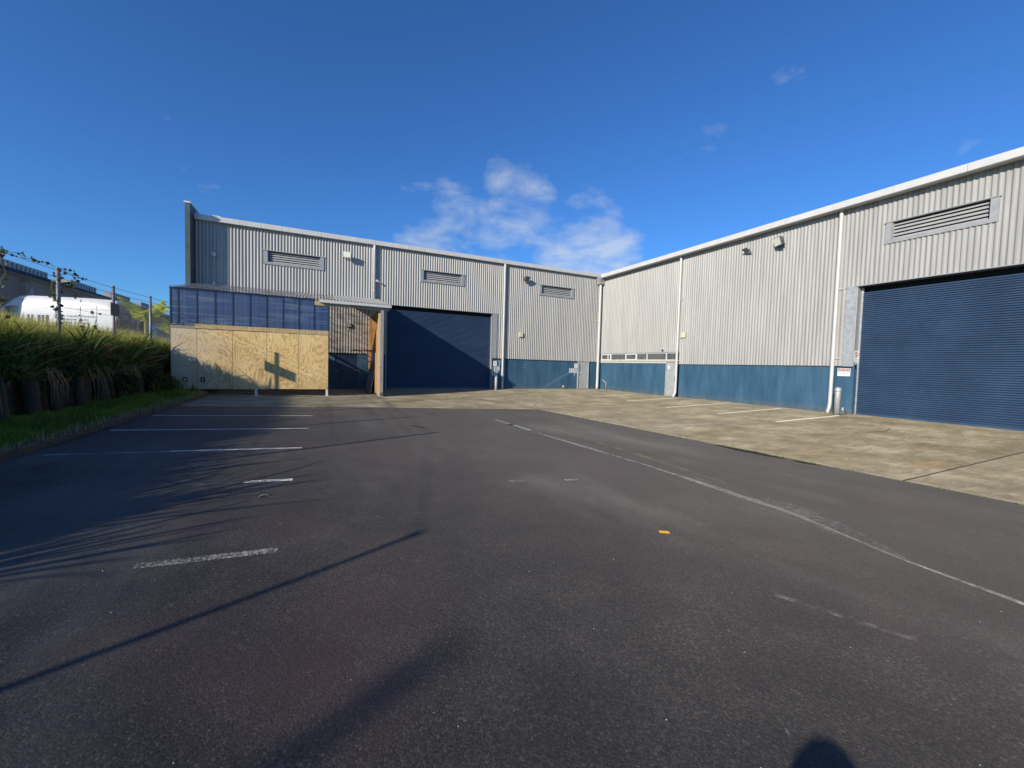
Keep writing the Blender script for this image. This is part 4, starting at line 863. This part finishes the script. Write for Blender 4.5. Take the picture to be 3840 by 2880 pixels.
def flax(x, y, z, n, mixw, label, size=1., facing=None, spread=math.pi, group='flax clumps on the bank'):
    t = thing('flax_clump', label, 'flax', (x, y, z), group)
    for i in range(n):
        pool = random.choices((LG, LY, LD, LR), mixw)[0]; az = random.uniform(-math.pi, math.pi) if facing is None else facing+random.gauss(0, spread)
        s_ = size*random.uniform(.7, 1.15); r0 = random.uniform(0, .1)
        inst(random.choice(pool), 'leaf', t, (x+r0*math.cos(az), y+r0*math.sin(az), z-.05), (random.gauss(0, .22), random.gauss(0, .16), az), (s_, s_, s_))
LAB_G = 'dense green flax clump on the bank above the pole wall'
LAB_T = 'yellow green flax clump at the foot of the chain link fence'
LAB_D = 'dry drooping flax clump hanging over the timber pole wall'
for y in np.arange(3.0, 23.4, .85):
    yv = y+random.uniform(-.25, .25); flax(-5.72+random.uniform(-.12, .12), yv, bz(-5.72, yv), 30, (12, 3, 2, 1), LAB_G, random.choice((.55, .7, .85, 1.0, 1.15)))
for y in np.arange(3.3, 23.4, 1.1):
    yv = y+random.uniform(-.3, .3); x = -6.05+random.uniform(-.1, .2); flax(x, yv, bz(x, yv), 24, (5, 8, 5, 3), LAB_T, random.uniform(.75, 1.0))
for y in (8.6, 11.9, 15.9, 17.4):
    flax(-5.42, y+random.uniform(-.2, .2), 1.06, 16, (2, 1, 9, 1), LAB_D, random.uniform(.75, 1.0), 0., .9)
flax(-5.85, 17.15, bz(-5.85, 17.15), 34, (1, 2, 5, 9), 'rusty orange flax clump beside the fence sign post', .95, group=None)
flax(-5.9, 13.2, bz(-5.9, 13.2), 26, (2, 2, 3, 7), 'reddish flax clump left of the nearest fence post', .8, group=None)
flax(-5.62, 19.3, bz(-5.62, 19.3), 34, (2, 3, 7, 3), 'straw coloured flax clump at the far end of the bank', .95, group=None)
flax(-4.72, 19.25, .2, 34, (9, 3, 3, 0), 'green flax clump sprawling against the plywood', .62, group=None)
flax(-4.35, 19.55, .16, 26, (7, 3, 4, 0), 'low tangle of strappy weeds under the plywood corner', .5, group=None)
flax(-5.15, 18.4, .22, 30, (10, 2, 3, 0), 'green flax clump at the foot of the pole wall', .7, group=None)
for yv in (2.25, 1.55): flax(-6.05, yv, bz(-6.05, yv), 30, (6, 4, 2, 1), 'short flax clump where the bank runs out behind the camera', 1.0)
flax(-6.0, 3.0, bz(-6.0, 3.0), 40, (6, 4, 2, 1), 'tall flax clump at the near end of the bank', 1.15, group=None)
# grass fields: one mesh each
def blades(name, mat, pts, hmin, hmax, w, lean, label, cat, dirn=None):
    n = len(pts); pts = np.asarray(pts); h_ = rng.uniform(hmin, hmax, n)*(.75+.5*np.sin(pts[:, 1]*3.1+pts[:, 0]*2)**2); az = rng.uniform(0, 2*np.pi, n); la = np.abs(rng.normal(0, lean, n))
    if dirn is not None: az = dirn+rng.normal(0, 1.5, n)
    d = np.stack([np.cos(az), np.sin(az)], 1); s_ = np.stack([-np.sin(az), np.cos(az)], 1)*w*rng.uniform(.6, 1.3, n)[:, None]
    V = np.zeros((n, 5, 3)); up = np.cos(la); ou = np.sin(la)
    V[:, 0, :2] = pts[:, :2]-s_; V[:, 1, :2] = pts[:, :2]+s_; V[:, 0, 2] = V[:, 1, 2] = pts[:, 2]-.01
    m_ = pts[:, :2]+d*(ou*h_*.45)[:, None]; V[:, 2, :2] = m_-s_*.8; V[:, 3, :2] = m_+s_*.8; V[:, 2, 2] = V[:, 3, 2] = pts[:, 2]+h_*.55*up
    V[:, 4, :2] = pts[:, :2]+d*(ou*h_*1.15)[:, None]; V[:, 4, 2] = pts[:, 2]+h_*(up-.12*ou*3)
    F_ = np.array([[0, 1, 3], [0, 3, 2], [2, 3, 4]])[None]+5*np.arange(n)[:, None, None]
    me = bpy.data.meshes.new(name); me.vertices.add(5*n); me.vertices.foreach_set('co', V.reshape(-1)); F_ = F_.reshape(-1, 3)
    me.loops.add(len(F_)*3); me.loops.foreach_set('vertex_index', F_.reshape(-1).astype(np.int32)); me.polygons.add(len(F_)); me.polygons.foreach_set('loop_start', np.arange(0, len(F_)*3, 3, dtype=np.int32))
    me.update(calc_edges=True); me.validate(); me.materials.append(MATS[mat]); o = bpy.data.objects.new(name, me); COL.objects.link(o); return stuff(o, label, cat)
P_ = [(x, y, vz(x, y)) for x, y in zip(rng.uniform(-5.35, -4.07, 42000), 6.5+13.0*rng.random(42000))]
blades('verge_grass', 'grass_green', P_, .04, .14, .0035, .5, 'short green grass on the verge behind the kerb', 'grass')
P_ = [(x, y, vz(x, y)) for x, y in zip(rng.uniform(-5.4, -4.1, 4200), 6.5+13.0*rng.random(4200)) if math.sin(y*1.9)+math.sin(x*5+y) > .2]
blades('verge_weeds', 'grass_deep', P_, .12, .30, .006, .75, 'taller dark weeds growing through the verge grass', 'weeds')
P_ = [(x, y, bz(x, y)) for x, y in zip(-5.9-rng.random(34000)**1.3*3.2, 7+17*rng.random(34000)) if bank_k(y) > .9]
blades('bank_grass', 'grass_gold', P_, .30, .72, .0085, .40, 'sunlit yellow green grass along the top of the bank', 'grass')
P_ = [(x, y, bz(x, y)) for x, y in zip(-5.40-rng.random(16000)*.75, 2.5+21.3*rng.random(16000))]
blades('bank_foliage', 'grass_deep', P_, .12, .55, .011, .9, 'dark strappy ground cover spilling over the pole wall', 'ground cover', 0.)
P_ = [(x, y, .15) for x, y in zip(-4.0+rng.normal(0, .06, 2600), 7+12.6*rng.random(2600)**.8)]
blades('kerb_litter', 'litter_leaf', P_, .05, .15, .006, 1.15, 'dry leaf litter and straw strewn along the kerb', 'leaf litter')
P_ = [(x, y, gz(max(x, -3.9), y)) for x, y in zip(-4.0-rng.random(2600)*.9, 18.6+1.5*rng.random(2600))]
blades('corner_weeds', 'grass_gold', P_, .10, .32, .007, .9, 'tangled weeds in the corner between kerb and plywood', 'weeds')
# vines climbing the fence
def leaf_quad(mb, p, s_):
    u = Vector((random.gauss(0, 1), random.gauss(0, 1), random.gauss(0, .6))).normalized(); v_ = u.orthogonal().normalized(); a_ = random.uniform(0, 6.28); v_ = Matrix.Rotation(a_, 3, u) @ v_; w_ = u.cross(v_)
    mb.poly([p, p+v_*s_*.5+w_*s_*.42+u*s_*.08, p+v_*s_, p+v_*s_*.5-w_*s_*.42+u*s_*.08])
def vine(label, stems, nl, ls):
    t = thing('vine', label, 'vine', stems[0][0], None); mb = MB(); lm = MB()
    for st_ in stems:
        mb.path(st_, .006, 5, False)
        for i in range(nl):
            k = random.randrange(len(st_)-1); f = random.random(); p = Vector(st_[k]).lerp(Vector(st_[k+1]), f)+Vector((random.gauss(0, .03), random.gauss(0, .05), random.gauss(0, .04))); leaf_quad(lm, p, random.uniform(.5, 1.2)*ls)
    mb.build('stem', 'flax_dry', t); lv = lm.build('foliage', 'vine_leaf', t); lv['kind'] = 'stuff'
def wig(p, q, n, a_): return [tuple(Vector(p).lerp(Vector(q), i/n)+Vector((random.gauss(0, .015), random.gauss(0, a_), random.gauss(0, a_)))) for i in range(n+1)]
vine('leafy vine wrapped round the nearest fence post and its wires', [wig((XF+.02, 14.63, 2.2), (XF+.02, 14.63, 3.74), 9, .05), wig((XF-.04, 14.63, 3.7), (XF-.04, 16.1, 3.6), 8, .05), wig((XF-.04, 14.63, 3.52), (XF-.04, 15.6, 3.4), 6, .06), wig((XF-.04, 14.6, 2.3), (XF-.04, 14.45, 3.45), 6, .05)], 26, .10)
vine('leafy vine hanging on the wires at the left edge of the fence', [wig((XF-.04, 11.6, 3.7), (XF-.04, 14.7, 3.74), 14, .03), wig((XF, 12.5, 2.1), (XF, 12.55, 3.55), 8, .05), wig((XF-.04, 11.7, 3.55), (XF-.04, 12.8, 3.7), 6, .05)], 24, .10)
vine('thin leafy vine climbing the mesh in front of the white van side', [wig((XF, 15.75, 2.1), (XF, 15.7, 3.1), 7, .03), wig((XF, 16.6, 2.1), (XF, 16.65, 3.05), 7, .03)], 9, .14)
def shrub(x, y, z, rx, rz_, n, ls, mat, label):
    t = thing('leafy_shrub', label, 'shrub', (x, y, z), 'shrubs between the flax' if 'wedged' in label else None); lm = MB(); bm_ = MB()
    for i in range(7):
        a_ = random.uniform(0, 6.28); e = Vector((x+rx*.7*math.cos(a_), y+rx*.7*math.sin(a_), z+rz_*random.uniform(.5, .95))); bm_.path([(x, y, z-.1), tuple(Vector((x, y, z)).lerp(e, .5)+Vector((0, 0, .06))), tuple(e)], [.014, .010, .004], 5)
    lobes = [(random.gauss(0, rx*.4), random.gauss(0, rx*.5), random.uniform(.2, .8)*rz_, random.uniform(.35, .6)) for _ in range(7)]
    for i in range(n):
        lx_, ly_, lz_, lr = random.choice(lobes); d_ = Vector((random.gauss(0, 1), random.gauss(0, 1), random.gauss(0, 1))).normalized()*lr*rx*random.uniform(.55, 1.05)
        leaf_quad(lm, Vector((x+lx_, y+ly_, z+lz_))+d_, ls*random.uniform(.6, 1.3))
    bm_.build('branch', 'flax_dry', t); f_ = lm.build('foliage', mat, t); f_['kind'] = 'stuff'
for k_, yv in enumerate(np.arange(8.2, 22.5, 1.75)): 
    yv = float(yv)+random.uniform(-.3, .3); shrub(-5.62+random.uniform(-.1, .1), yv, bz(-5.62, yv)-.25, random.uniform(.3, .42), random.uniform(.5, .75), 620, random.uniform(.05, .085), ('vine_leaf', 'grass_deep', 'flax_green')[k_ % 3], 'leafy green shrub wedged between the flax clumps on the bank')
shrub(-5.55, 10.6, .75, .50, .65, 900, .075, 'vine_leaf', 'dark leafy shrub on the pole wall at the left edge')
shrub(-5.60, 13.9, .95, .42, .60, 800, .06, 'grass_deep', 'small green shrub on the bank below the nearest fence post')
shrub(-5.30, 16.4, .45, .38, .60, 800, .055, 'vine_leaf', 'dark shrub growing in front of the timber poles')
shrub(-5.35, 18.6, .40, .50, .85, 1100, .06, 'vine_leaf', 'dense dark shrub at the far end of the pole wall')
shrub(-5.05, 19.5, .22, .45, .75, 1000, .055, 'grass_deep', 'green shrub in the corner against the plywood')
shrub(-5.85, 19.9, 1.55, .45, .65, 900, .06, 'flax_yellow', 'yellow green bush on the bank beside the porch')
shrub(-5.70, 15.6, 1.35, .36, .5, 700, .06, 'flax_rust', 'reddish brown dying bush on the middle of the bank')
for k_, (yd, lab) in enumerate(((10.0, 'bundle of dead brown fronds hanging over the wall nearest the frame edge'), (12.4, 'bundle of dead grey fronds hanging over the wall left of the nearest post'), (14.6, 'bundle of dead fronds hanging over the wall below the nearest post'), (16.9, 'bundle of dead fronds hanging over the wall below the fence sign'))):
    t = thing('dead_fronds', lab, 'dead fronds', (-5.42, yd, 1.1), None)
    for i in range(15):
        p0 = Vector((-5.42+random.uniform(-.1, .05), yd+random.gauss(0, .34), 1.12+random.uniform(-.05, .12))); o_ = random.uniform(.12, .38); L_ = random.uniform(.4, .85); dy = random.gauss(0, .22); w_ = random.uniform(.008, .02)
        pts_ = [p0, p0+Vector((o_*.6, dy*.3, .02)), p0+Vector((o_, dy*.7, -L_*.45)), p0+Vector((o_*1.02, dy, -L_))]; fm = MB()
        for q, pp in enumerate(pts_): fm.v += [tuple(pp+Vector((0, -w_*(1-.25*q), 0))), tuple(pp+Vector((0, w_*(1-.25*q), .004)))]
        fm.f = [(2*q, 2*q+1, 2*q+3, 2*q+2) for q in range(3)]; fm.build('frond', 'flax_dry', t)
# banana plants
def banana(x, y, z, n, label, s_=1.):
    t = thing('banana_plant', label, 'banana plant', (x, y, z), None); MB().path([(x, y, z-.1), (x+.02, y, z+.6*s_), (x, y+.02, z+1.1*s_)], [.09*s_, .08*s_, .05*s_], 10).build('stem', 'flax_yellow', t, True)
    for i in range(n):
        az = 2*math.pi*i/n+random.uniform(-.3, .3); L_ = random.uniform(1.1, 1.6)*s_; w_ = random.uniform(.28, .38)*s_; mb = MB(); seg = 14; ang = random.uniform(.95, 1.4); r = .04; h_ = 1.05*s_; dr = random.uniform(.5, 1.5)
        sp = []
        for k in range(seg+1): sp.append((r, h_, ang)); r += L_/seg*math.cos(ang); h_ += L_/seg*math.sin(ang); ang -= dr/seg
        for k in range(seg):
            if k < 2: w0 = .02
            else: w0 = w_*math.sin(math.pi*min(.98, (k+1.2)/(seg+1)))**.6
            (r0, h0, g0_), (r1, h1, g1_) = sp[k], sp[k+1]
            for sd in (-1, 1):
                gap_ = random.uniform(.0, .16); dd = random.uniform(.05, .5)*w0
                def pt(rr, hh, lat, drop): return (x+rr*math.cos(az)-lat*math.sin(az), y+rr*math.sin(az)+lat*math.cos(az), z+hh-drop)
                mb.poly([pt(r0, h0, 0, 0), pt(r1, h1, 0, 0), pt(r1-(r1-r0)*gap_, h1-(h1-h0)*gap_, sd*w0, dd), pt(r0+(r1-r0)*gap_, h0+(h1-h0)*gap_, sd*w0, dd)])
        mb.build('leaf', 'banana_leaf', t)
banana(-7.75, 26.3, 1.95, 9, 'sunlit banana plant behind the fence left of the porch', 1.15)
banana(-7.1, 27.6, 1.9, 7, 'smaller banana plant half hidden behind the porch corner', .75)

# ================================================================== VAN on the upper lot
VN = thing('delivery_van', 'white high-roof delivery van parked behind the chain link fence', 'van', (-13.6, 31.6, 2.0))
ang_v = math.atan2(.28, -.96); fx = Vector((math.cos(ang_v), math.sin(ang_v), 0)); lx = Vector((-fx.y, fx.x, 0))   # forward, left of van (left = towards camera side -Y)
A0 = Vector((-10.3, 30.5, 2.0))                        # near rear corner on the ground
if lx.y > 0: lx = -lx                                   # lx points to the camera side
def vp(s_, w_, z): return tuple(A0+fx*s_*.95-lx*w_*.95+Vector((0, 0, z*1.0)))   # s forward from the rear, w across from the near side (0..2)
WV = 2.0
stations = [(0.00, .45, 2.42, .13), (.06, .42, 2.56, .12), (.25, .42, 2.64, .11), (1.5, .42, 2.69, .10), (4.4, .42, 2.70, .10), (4.95, .42, 2.66, .12), (5.35, .42, 2.48, .16), (5.8, .42, 2.10, .16), (6.2, .42, 1.72, .12), (6.35, .42, 1.52, .10), (6.85, .42, 1.34, .12), (7.05, .46, 1.05, .18), (7.10, .5, .75, .2)]
mb = MB(); ring_n = None
for s_, zb_, zt_, inn in stations:
    h_ = zt_-zb_; sect = [(.06, zb_), (.0, zb_+.12*h_), (.0, zb_+.45*h_), (inn*.45, zb_+.75*h_), (inn, zb_+.92*h_), (inn+.10, zb_+.985*h_), (inn+.28, zt_)]
    full = sect+[(WV-w_, z) for w_, z in sect[::-1]]; ring_n = len(full); mb.v += [vp(s_, w_, z) for w_, z in full]
for j in range(len(stations)-1): mb.f += [(j*ring_n+i, j*ring_n+(i+1) % ring_n, (j+1)*ring_n+(i+1) % ring_n, (j+1)*ring_n+i) for i in range(ring_n)]
mb.f += [tuple(range(ring_n))[::-1], tuple(range(len(mb.v)-ring_n, len(mb.v)))]
vb = mb.build('body', 'van_white', VN, True); vb.data.polygons[-1].use_smooth = False; vb.data.polygons[-2].use_smooth = False
em = vb.modifiers.new('edge', 'EDGE_SPLIT'); em.split_angle = math.radians(38)
# rear doors, glass, lights, bumper
e_ = -.006
MB().poly([vp(e_, .17, .55), vp(e_, WV-.17, .55), vp(e_, WV-.27, 2.36), vp(e_, .27, 2.36)]).build('rear_door', 'van_grey', VN)  # rear doors greyed: shade on the white van put into the colour
gl = MB().poly([vp(-.012, .30, .95), vp(-.012, WV-.30, .95), vp(-.012, WV-.36, 1.98), vp(-.012, .36, 1.98)]).build('rear_window', 'window_glass', VN)
MB().box(0, 0, 0, 0, 0, 0) if False else None
for w_ in (.03, WV-.15):
    MB().obox(vp(-.01, w_+.06, 1.15), fx*.03, lx*.055, (0, 0, .36)).build('tail_light', 'tail_red', VN)
MB().obox(vp(-.06, WV/2, .50), fx*.09, lx*.96, (0, 0, .10)).build('bumper', 'black_plastic', VN)
MB().poly([vp(-.0125, WV/2-.006, .6), vp(-.0125, WV/2+.006, .6), vp(-.0125, WV/2+.006, 2.34), vp(-.0125, WV/2-.006, 2.34)]).build('door_seam', 'black_plastic', VN)
rd_ = lx*-1  # reading direction on the rear runs away from the near side
text_part('W  JE', 'lettering', 'text_white', VN, vp(-.016, WV/2, 1.66), rd_, (0, 0, 1), .42, .001)
text_part('- - - - -', 'lettering', 'text_white', VN, vp(-.016, WV/2, 1.30), rd_, (0, 0, 1), .16, .001)
def side(s_, z): # point just off the near side
    zz = z; w_ = float(np.interp(zz, [.42, 1.4, 2.1, 2.5], [0, 0, .045, .1])); return vp(s_, w_-.012, z)
sdir = -fx
text_part('Kitchen  Laundry  Wardrobes', 'lettering', 'text_grey', VN, side(2.05, 1.62), sdir, (0, .01, 1), .17, .001); text_part('Bathroom  Vanity', 'lettering', 'text_grey', VN, side(2.05, 1.44), sdir, (0, 0, 1), .17, .001); text_part('Home   Furniture', 'lettering', 'text_grey', VN, side(2.05, 1.26), sdir, (0, 0, 1), .17, .001)
for s_, w_ in ((3.55, .16), (3.75, .14), (3.95, .16), (4.25, .10), (4.45, .12), (5.0, .12), (5.3, .12)): MB().poly([side(s_, 1.15), side(s_-w_, 1.15), side(s_-w_, 1.62), side(s_, 1.62)]).build('side_letter', 'sign_black', VN)
for s_ in (.42, 3.35, 4.75): MB().poly([side(s_, .55), side(s_-.012, .55), side(s_-.012, 2.35), side(s_, 2.35)]).build('panel_seam', 'van_grey', VN)
MB().poly([side(.4, 2.02), side(4.7, 2.02), side(4.7, 2.035), side(.4, 2.035)]).build('panel_seam', 'van_grey', VN)
MB().poly([side(4.9, 1.45), side(5.75, 1.42), side(5.55, 2.02), side(4.9, 2.1)]).build('side_window', 'window_glass', VN)
MB().poly([vp(6.22, .22, 1.76), vp(6.22, WV-.22, 1.76), vp(5.43, WV-.34, 2.47), vp(5.43, .34, 2.47)]).build('windscreen', 'window_glass', VN)
for s_ in (1.25, 5.9):
    for w_ in (.02, WV-.24):
        c_ = Vector(vp(s_, w_, .36)); tw = MB().path([c_, c_-lx*.22], .36, 22).build('wheel', 'tyre', VN, True); MB().path([c_+lx*.006, c_-lx*.226], .2, 16).build('rim', 'galvanised', tw, True)

# ================================================================== NEIGHBOUR BUILDING
XN = -18.0
NB = thing('neighbour_building', 'dark grey industrial building with stepped ribbed parapets behind the van', 'building', (XN, 50, 2))
MB().box(XN-14, XN, 30, 74, 1.9, 6.52).build('wall', 'nb_wall', NB); MB().box(XN-14.3, XN+.45, 29.6, 74.3, 6.53, 6.86).build('fascia', 'nb_fascia', NB)
for y0, y1, zt in ((34.0, 41.5, 7.32), (44.6, 48.7, 7.38), (51.6, 56.0, 7.5), (59.0, 63.0, 7.45)):
    mb = MB(); n = int((y1-y0)/.22)
    for i in range(n):
        a0 = y0+(y1-y0)*i/n; mb.box(XN-.3, XN+(.30 if i % 2 else .26), a0, a0+(y1-y0)/n, 6.862, zt)
    mb.build('parapet', 'nb_parapet', NB)
for i, y0 in enumerate((31.5, 38.9, 45.6, 52.5, 59.5)):
    d_ = MB().box(XN-.1, XN+.03, y0+1.9, y0+5.2, 2.0, 5.3).build('roller_door', 'nb_parapet', NB)
    for k in range(14): MB().box(XN+.031, XN+.045, y0+1.95, y0+5.15, 2.1+k*.225, 2.28+k*.225).build('slat', 'nb_parapet', d_)
    MB().box(XN+.001, XN+.35, y0+.1, y0+.5, 2.0, 6.52).build('pier', 'nb_fascia', NB)
    w_ = MB().box(XN-.05, XN+.05, y0+.7, y0+1.7, 4.3, 5.6).build('window', 'nb_fascia', NB); MB().box(XN+.051, XN+.056, y0+.76, y0+1.64, 4.36, 5.54).build('pane', 'window_glass', w_)
text_part('4', 'unit_number', 'nb_number', NB, (XN+.36, 39.45, 5.6), (0, 1, 0), (0, 0, 1), 1.0, .004)
MB().box(XN+.03, XN+.355, 38.9, 40.0, 5.0, 6.2).build('number_panel', 'nb_wall', NB)

# ================================================================== OUT OF FRAME, PLACED FOR THEIR SHADOWS
lp = thing('lamp_post', 'tall steel lamp post standing behind the camera beyond the bank', 'lamp post', (-22.3, -10.0, .03))
MB().path([(-22.3, -10.0, -.7), (-22.3, -10.0, 5), (-22.3, -10.0, 10.0)], [.09, .075, .06], 12).build('pole', 'post_galv', lp, True); MB().lathe((-22.3, -10.0, 9.9), [(.08, 0), (.09, .05), (.05, .14)], 12).build('lantern', 'lamp_housing', lp)
dummy = thing('shadow_dummy', 'dark domed dummy added behind the camera to cast a shadow', 'shadow caster', (-.70, -.52, gz(-.70, -.52)))
z = gz(-.70, -.52)  # unseen stand-in, added to cast the shadow of the person holding the camera
MB().lathe((-.70, -.52, z), [(.18, 0), (.18, .03), (.17, .05), (.168, .88), (.172, .90)], 20).build('dummy_body', 'grey_plastic', dummy, True); MB().lathe((-.70, -.52, z), [(.16, .902), (.155, 1.02), (.13, 1.11), (.08, 1.165), (.04, 1.185), (.01, 1.19)], 20).build('lid', 'grey_plastic', dummy, True)
